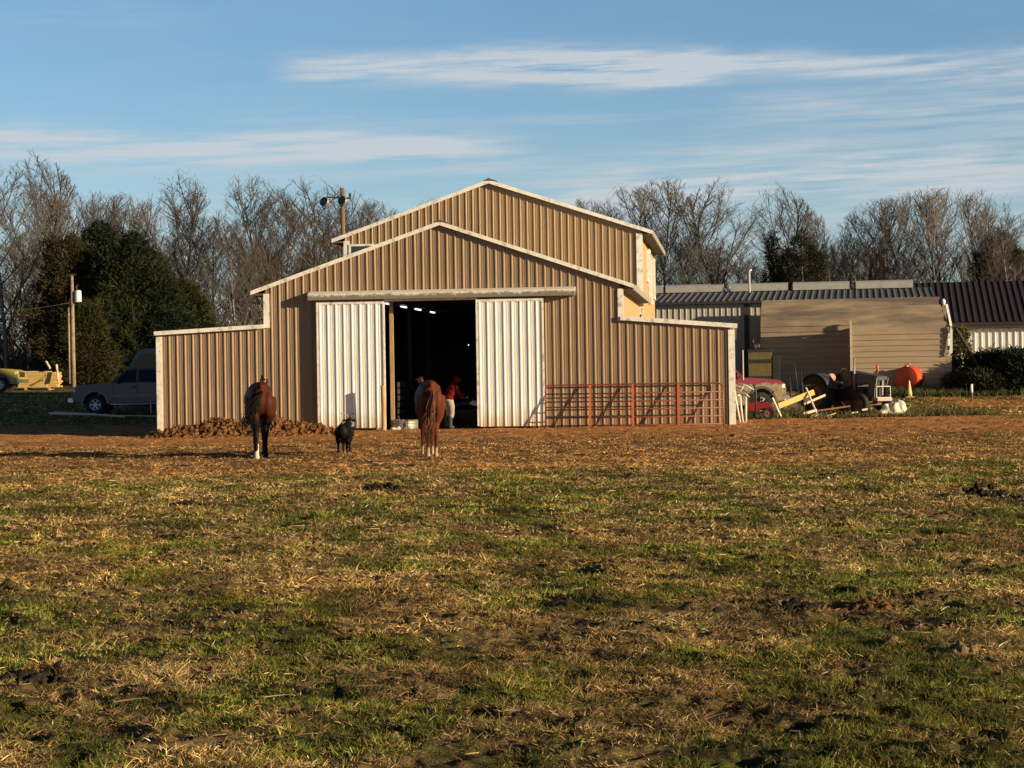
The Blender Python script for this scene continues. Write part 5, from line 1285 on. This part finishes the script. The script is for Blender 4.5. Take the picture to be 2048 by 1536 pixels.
# faces local +y ; body stooped forward
mb = MB(); E2 = lambda c,r: mb.ell(c,r,14,10); T2 = lambda p,r: mb.tube(p,r,10)
for sx in (-1,1): T2([(sx*.09,-.02,.92),(sx*.10,.04,.72),(sx*.105,.05,.50),(sx*.11,-.01,.28),(sx*.11,-.03,.09)],[.105,.09,.066,.058,.045]); E2((sx*.11,.05,.05),(.05,.13,.05))
E2((0,-.03,.96),(.17,.13,.13)); E2((0,.03,1.10),(.165,.12,.15)); E2((0,.12,1.27),(.19,.13,.17)); E2((0,.2,1.38),(.19,.10,.10))
T2([(0,.22,1.40),(0,.30,1.50)],[.06,.055]); E2((0,.34,1.58),(.078,.098,.115)); E2((0,.41,1.55),(.045,.04,.05)); E2((0,.445,1.56),(.014,.018,.02))
for sx in (-1,1):
    T2([(sx*.19,.18,1.38),(sx*.23,.26,1.14),(sx*.18,.46,1.04),(sx*.17,.53,1.02)],[.06,.05,.038,.03]); E2((sx*.17,.57,1.01),(.022,.045,.04))
    for k in range(4): T2([(sx*.17,.59,1.035-k*.019),(sx*.165,.635,1.03-k*.019),(sx*.15,.655-.004*k,1.01-k*.019)],[.0095,.009,.008])
    T2([(sx*.165,.56,1.04),(sx*.145,.59,1.065),(sx*.14,.62,1.06)],[.011,.010,.008])
organic(mb,'body',SKIN,pe,.0095,3)
mb = MB(); E2((0,-.01,1.0),(.20,.165,.15)); E2((0,.06,1.14),(.205,.16,.17)); E2((0,.15,1.30),(.225,.165,.18)); E2((0,.21,1.40),(.215,.12,.12))
T2([(0,.2,1.42),(0,.27,1.5)],[.12,.11]); E2((0,.31,1.585),(.115,.12,.14)); E2((0,.24,1.68),(.05,.06,.06))
for sx in (-1,1): T2([(sx*.20,.18,1.38),(sx*.245,.26,1.13),(sx*.19,.44,1.05),(sx*.178,.50,1.03)],[.085,.075,.06,.052])
organic(mb,'hooded_jacket',pm('dark_red_cloth',(.13,.007,.006),.9,spec=.1,var=.3,bump=.4,bscale=9),pe,.014,3)
mb = MB(); E2((0,-.03,.93),(.185,.15,.12))
for sx in (-1,1): T2([(sx*.09,-.02,.92),(sx*.105,.04,.72),(sx*.107,.05,.50),(sx*.11,.01,.36)],[.125,.112,.09,.085])
organic(mb,'trousers',pm('pale_trousers',(.33,.28,.21),.9,var=.25,bump=.5,bscale=8),pe,.014,3)
mb = MB()
for sx in (-1,1): T2([(sx*.11,-.01,.42),(sx*.11,-.02,.2),(sx*.11,-.02,.07)],[.085,.07,.068]); E2((sx*.11,.06,.05),(.058,.15,.055))
organic(mb,'boots',pm('dark_boots',(.03,.03,.028),.6),pe,.014,2)
# quad bike in the shade of the doorway
qb = bp(931,830,1.6); P = bw(qb[0], 1.6, -.02)
qd = empty('quad_bike', P, math.radians(-100), 'black quad bike with white body panels parked in the dark doorway', 'quad bike')
WQ = pm('white_quad_plastic',(.72,.70,.66),.4,var=.1)
for sx in (-1,1):
    for y in (-.55,.55): 
        mb = MB(); mb.lathe([(.10,-.1),(.22,-.12),(.27,-.08),(.27,.08),(.22,.12),(.10,.1)],(sx*.42,y,.27),'x',20); mb.build('wheel', TYRE, qd, 'auto')
mb = MB(); mb.box(-.16,.16,-.55,.55,.30,.62); mb.box(-.4,.4,.50,.60,.24,.32); mb.box(-.4,.4,-.60,-.50,.24,.32); mb.build('chassis', ENG, qd, 'auto', bevel=.02)
mb = MB(); mb.prism([(-.35,.74),(-.3,.86),(.15,.88),(.2,.76)],-.17,.17,'x'); mb.build('seat', PLAST, qd, 'auto', bevel=.03)
mb = MB(); mb.prism([(.2,.80),(.3,.92),(.75,.84),(.85,.66),(.7,.70),(.4,.74)],-.42,.42,'x'); mb.build('front_fender', WQ, qd, 'auto', bevel=.02)
mb = MB(); mb.prism([(-.85,.70),(-.8,.80),(-.38,.84),(-.32,.72),(-.6,.66)],-.42,.42,'x'); mb.build('rear_fender', WQ, qd, 'auto', bevel=.02)
MB().tube([(-.38,.15,1.08),(-.2,.22,1.05),(.2,.22,1.05),(.38,.15,1.08)],.018,8).build('handlebar', STEEL, qd, True)
MB().tube([(0,.35,.8),(0,.22,1.05)],.03,8).build('steering_column', STEEL, qd, True)

# ------------------------------------------------------------------ soil heap against the barn, clods in the pasture
def heap(name, cx, cy, blobs, sx, sy, res, col1, col2, label, cat, chips=0, chip_c=None, clod=.5, zoff=0):
    nx, ny = int(2*sx/res), int(2*sy/res); xs = np.linspace(-sx,sx,nx); ys = np.linspace(-sy,sy,ny); X,Yg = np.meshgrid(xs,ys)
    Z = np.zeros_like(X)
    for (bx,by,bh,rx,ry) in blobs: Z = np.maximum(Z, bh*np.exp(-((X-bx)/rx)**2-((Yg-by)/ry)**2)) if False else Z + bh*np.exp(-((X-bx)/rx)**2-((Yg-by)/ry)**2)
    hm = max(b[2] for b in blobs); m = np.clip(Z/hm*3,0,1)
    k1, k2 = 1/(clod*.42), 1/(clod*.15)
    Z = Z + m*hm*( (fbm((X+cx)*k1,(Yg+cy)*k1,3,17)-.5)*1.3 + (vnoise((X+cx)*k2,(Yg+cy)*k2,19)-.5)*.22 )
    edge = np.clip((Z-.04*hm)*99,-1,0)
    g = height(X+cx,Yg+cy,False); Z = Z + g - .06*hm - .02 - .06*(1-m) 
    V = np.stack([X,Yg,Z-zoff],-1).reshape(-1,3); i = np.arange(ny-1)[:,None]*nx+np.arange(nx-1)[None]; q_ = np.stack([i,i+1,i+nx+1,i+nx],-1).reshape(-1,4)
    f = fbm((V[:,0]+cx)*k2,(V[:,1]+cy)*k2,2,23)[:,None]; f = np.clip((f-.3)/.4,0,1); c = np.array(col1)*(1-f)+np.array(col2)*f
    root = empty(name, (cx,cy,zoff), 0, label, cat)
    np_mesh('mound', V, q_.ravel(), np.arange(len(q_))*4, GM, root, c, True)
    if chips:
        rx = rng.uniform(-sx,sx,chips); ry = rng.uniform(-sy,sy,chips); ix = np.clip(((rx+sx)/(2*sx)*(nx-1)).astype(int),0,nx-1); iy = np.clip(((ry+sy)/(2*sy)*(ny-1)).astype(int),0,ny-1)
        ok = m[iy,ix] > .25+.3*rng.uniform(0,1,chips); rx, ry, ix, iy = rx[ok],ry[ok],ix[ok],iy[ok]; n_ = len(rx)
        z = Z[iy,ix]-zoff; d = np.stack([rng.normal(0,1,n_),rng.normal(0,1,n_),rng.uniform(0,.35,n_)],-1)
        cc = np.array(chip_c)*rng.uniform(.4,1.3,(n_,1)); s = clod
        blades('loose_chips', np.stack([rx,ry,z],-1), d, rng.uniform(.15,.5,n_)*s, rng.uniform(.06,.2,n_)*s, rng.normal(0,.05,(n_,3))*s, cc, GRASS, root)['kind'] = 'stuff'
    return root
P = at(460,870,67.5)
heap('soil_heap', P.x, 67.3, [(-.35,.3,.40,.75,.9),(1.7,.0,.28,.9,.9),(.9,-.5,.22,1.6,.8),(-1.7,-.3,.20,.8,.8),(2.9,-.4,.12,.6,.7),(-.6,-1.6,.12,2.4,.8)], 4.2, 3.0, .035, (.11,.045,.018), (.33,.15,.055),
     'heap of loose orange brown soil and bark against the left part of the barn front', 'soil heap', 14000, (.46,.23,.085), .22)
DK = ((.012,.010,.008),(.045,.034,.024)); BR = ((.03,.02,.012),(.12,.08,.04)); TN = ((.08,.05,.025),(.34,.22,.11)); OR = ((.05,.025,.012),(.26,.13,.055))
HP = [ # px, y, width px, height px, palette, label
 (1962,984,100,30,DK,'largest black dung heap, at the right edge of the pasture'),
 (2030,992,50,10,DK,'small black clods trailing right of the largest dung heap'),
 (1772,1002,30,13,DK,'small black clod pile left of and below the largest dung heap'),
 (762,972,90,18,DK,'flat black dung heap in the middle distance below the goat'),
 (596,1047,95,16,DK,'low black scraped patch of clods in front of the bay horse'),
 (375,1008,60,12,DK,'small dark mound in the green grass at left'),
 (1660,952,60,12,DK,'small dark clods far out below the tractor'),
 (788,1292,115,28,DK,'black lumpy dung heap in the near pasture left of centre'),
 (712,1256,50,24,TN,'small pale tan clod just behind the near black dung heap'),
 (20,1178,70,36,BR,'brown clod mound cut by the left edge of the view'),
 (1742,1198,110,26,OR,'reddish overturned turf clod in the near pasture at right'),
 (1600,1205,120,16,DK,'dark hollow of clods left of the reddish turf clod'),
 (1860,1192,120,18,BR,'low brown clods right of the reddish turf clod'),
 (775,1462,95,42,TN,'rounded tan turf lump near the bottom left of centre'),
 (1065,1400,90,30,BR,'brown pitted clods with a pale stalk near the bottom centre'),
 (1150,1445,120,40,BR,'broad brown clod mound right of the pitted clods at bottom centre'),
 (1925,1305,110,34,TN,'pale tan root clods in the near pasture at lower right'),
 (1790,1290,90,22,TN,'low pale tan clods left of the root clods at lower right'),
 (1550,1300,60,24,TN,'small tan clod above the lower right grass'),
 (60,1355,130,30,DK,'wide dark clods near the lower left corner'),
 (380,1425,60,28,TN,'single tan lump in the lower left grass'),
 (620,1425,80,24,BR,'brown clump beside the lower left tan lump'),
 (1440,1210,80,14,DK,'thin dark strip of clods right of centre in the near pasture'),
]
for (px,py,w,h,pal,lab) in HP:
    r_ = ray(px,py+h*.3); t = -CAMH/r_.z; X_, Y_ = r_.x*t, r_.y*t; sc = Y_/FPX; W_ = w*sc*.5; H_ = h*sc
    q = random.Random(px); mb = MB(); wide = W_*(1.15 if pal is DK else 1.0); hh = max(.02, min(H_*(1.0 if h >= 28 else .7), W_*.7)); nb = int(26+W_*60)
    for _ in range(nb):
        a_ = q.uniform(0,2*PI); rr_ = q.random()**.6; x_ = cos(a_)*rr_*wide; y_ = sin(a_)*rr_*wide*.8
        top = hh*max(0,1-rr_)**.7; rs_ = q.uniform(.10,.24)*min(W_,.22)*(1.25-.6*rr_)
        z_ = q.uniform(.2,1)*top; Mr = Matrix.Rotation(q.uniform(0,3),3,'Z') @ Matrix.Rotation(q.uniform(-.6,.6),3,'X')
        mb.ell((x_,y_,z_),(rs_*q.uniform(.8,1.5),rs_*q.uniform(.7,1.2),rs_*q.uniform(.5,.9)),9,6,Mr)
    nm = 'turf_clod' if pal in (TN, OR) else 'dung_heap' if pal is DK else 'soil_clods'
    key = 'clod_%d' % [id(DK),id(BR),id(TN),id(OR)].index(id(pal))
    mt = bpy.data.materials.get(key) or pm(key, tuple(.55*x+.45*y for x,y in zip(pal[1],pal[0])), .95, var=.55, scale=14, bump=.9, bscale=60, spec=.1)
    o = organic(mb, nm, mt, voxel=max(.006,W_*.028), smooth=1, loc=(X_,Y_,hz(X_,Y_,True)-.01))
    for v in o.data.vertices:
        k = float(vnoise(v.co.x*55+px, v.co.y*55+v.co.z*40, 3))-.5; v.co += v.normal*k*min(.02,W_*.07)
    tag(o, lab, 'dung heap' if pal is DK else 'clod')
# countless small clods and droppings strewn through the grass
n_ = 5200; cx_, cy_ = scatter(n_, 7.6, 34, .6); kk = rng.uniform(0,1,n_) < np.clip(fbm(cx_*.9,cy_*.9,3,12)*2.6-.75,.04,1); cx_, cy_ = cx_[kk], cy_[kk]; n_ = len(cx_)
tm = MB().ell((0,0,0),1,6,5); tv = np.array(tm.v); tf = tm.f
sz = rng.uniform(.007,.019,n_)*(1+(rng.uniform(0,1,n_)<.07)*.7)
V = tv[None]*sz[:,None,None]*rng.uniform(.6,1.4,(n_,1,3))*rng.uniform(.75,1.25,(n_,len(tv),1)); V[:,:,2] *= .7
V += np.stack([cx_,cy_,height(cx_,cy_)+sz*.4],-1)[:,None]
lp = np.concatenate([np.array(f) for f in tf]); st = np.cumsum([0]+[len(f) for f in tf[:-1]])
Lp = (lp[None]+(np.arange(n_)*len(tv))[:,None]).ravel(); St = (st[None]+(np.arange(n_)*len(lp))[:,None]).ravel()
t_ = rng.uniform(0,1,(n_,1)); cc = np.where(t_<.65, np.array([.04,.026,.015]), np.where(t_<.96, np.array([.13,.08,.038]), np.array([.36,.27,.16])))*rng.uniform(.6,1.3,(n_,1))
o = np_mesh('pasture_clods', V.reshape(-1,3), Lp, St, GRASS, None, np.repeat(cc,len(tv),0), True); tag(o, 'small crumbs of soil and dung strewn through the pasture grass', 'clods', kind='stuff')
# more loose scrap between the red truck and the tractor
lf('twisted_wire', [[(1600,838),(1612,826),(1625,834),(1640,822),(1655,836)],[(1605,832),(1622,842),(1644,838)]], .02, 79.6, IM, 'dark tangle of bent wire lying between the scrap planks and the tractor', 'wire')
lf('curved_rod', [[(1655,842),(1668,834),(1690,836),(1706,846)]], .018, 79.4, IM, 'thin dark curved rod lying on the grass before the tractor rear wheel', 'rod')
stick('dark_post', DARKW, (1572,838),(1600,824), .13,.12, 80.2,80.6, 'dark timber lying half hidden under the yellow beam', 'timber')
stick('rusty_bar', RUST, (1632,822),(1700,812), .06,.06, 82,82.4, 'rusty bar lying along the ground beside the tractor rear wheel', 'bar')
stick('fallen_branch', PW, (1648,834),(1672,826), .03,.03, 79.8,80.0, 'thin pale branch lying in the weeds before the tractor', 'branch')
stick('leaning_log', DARKW, (1912,658),(1966,745), .11,.11, 98.2,96.6, 'bare leaning log slanting down to the right from the yellow green shrub', 'log')
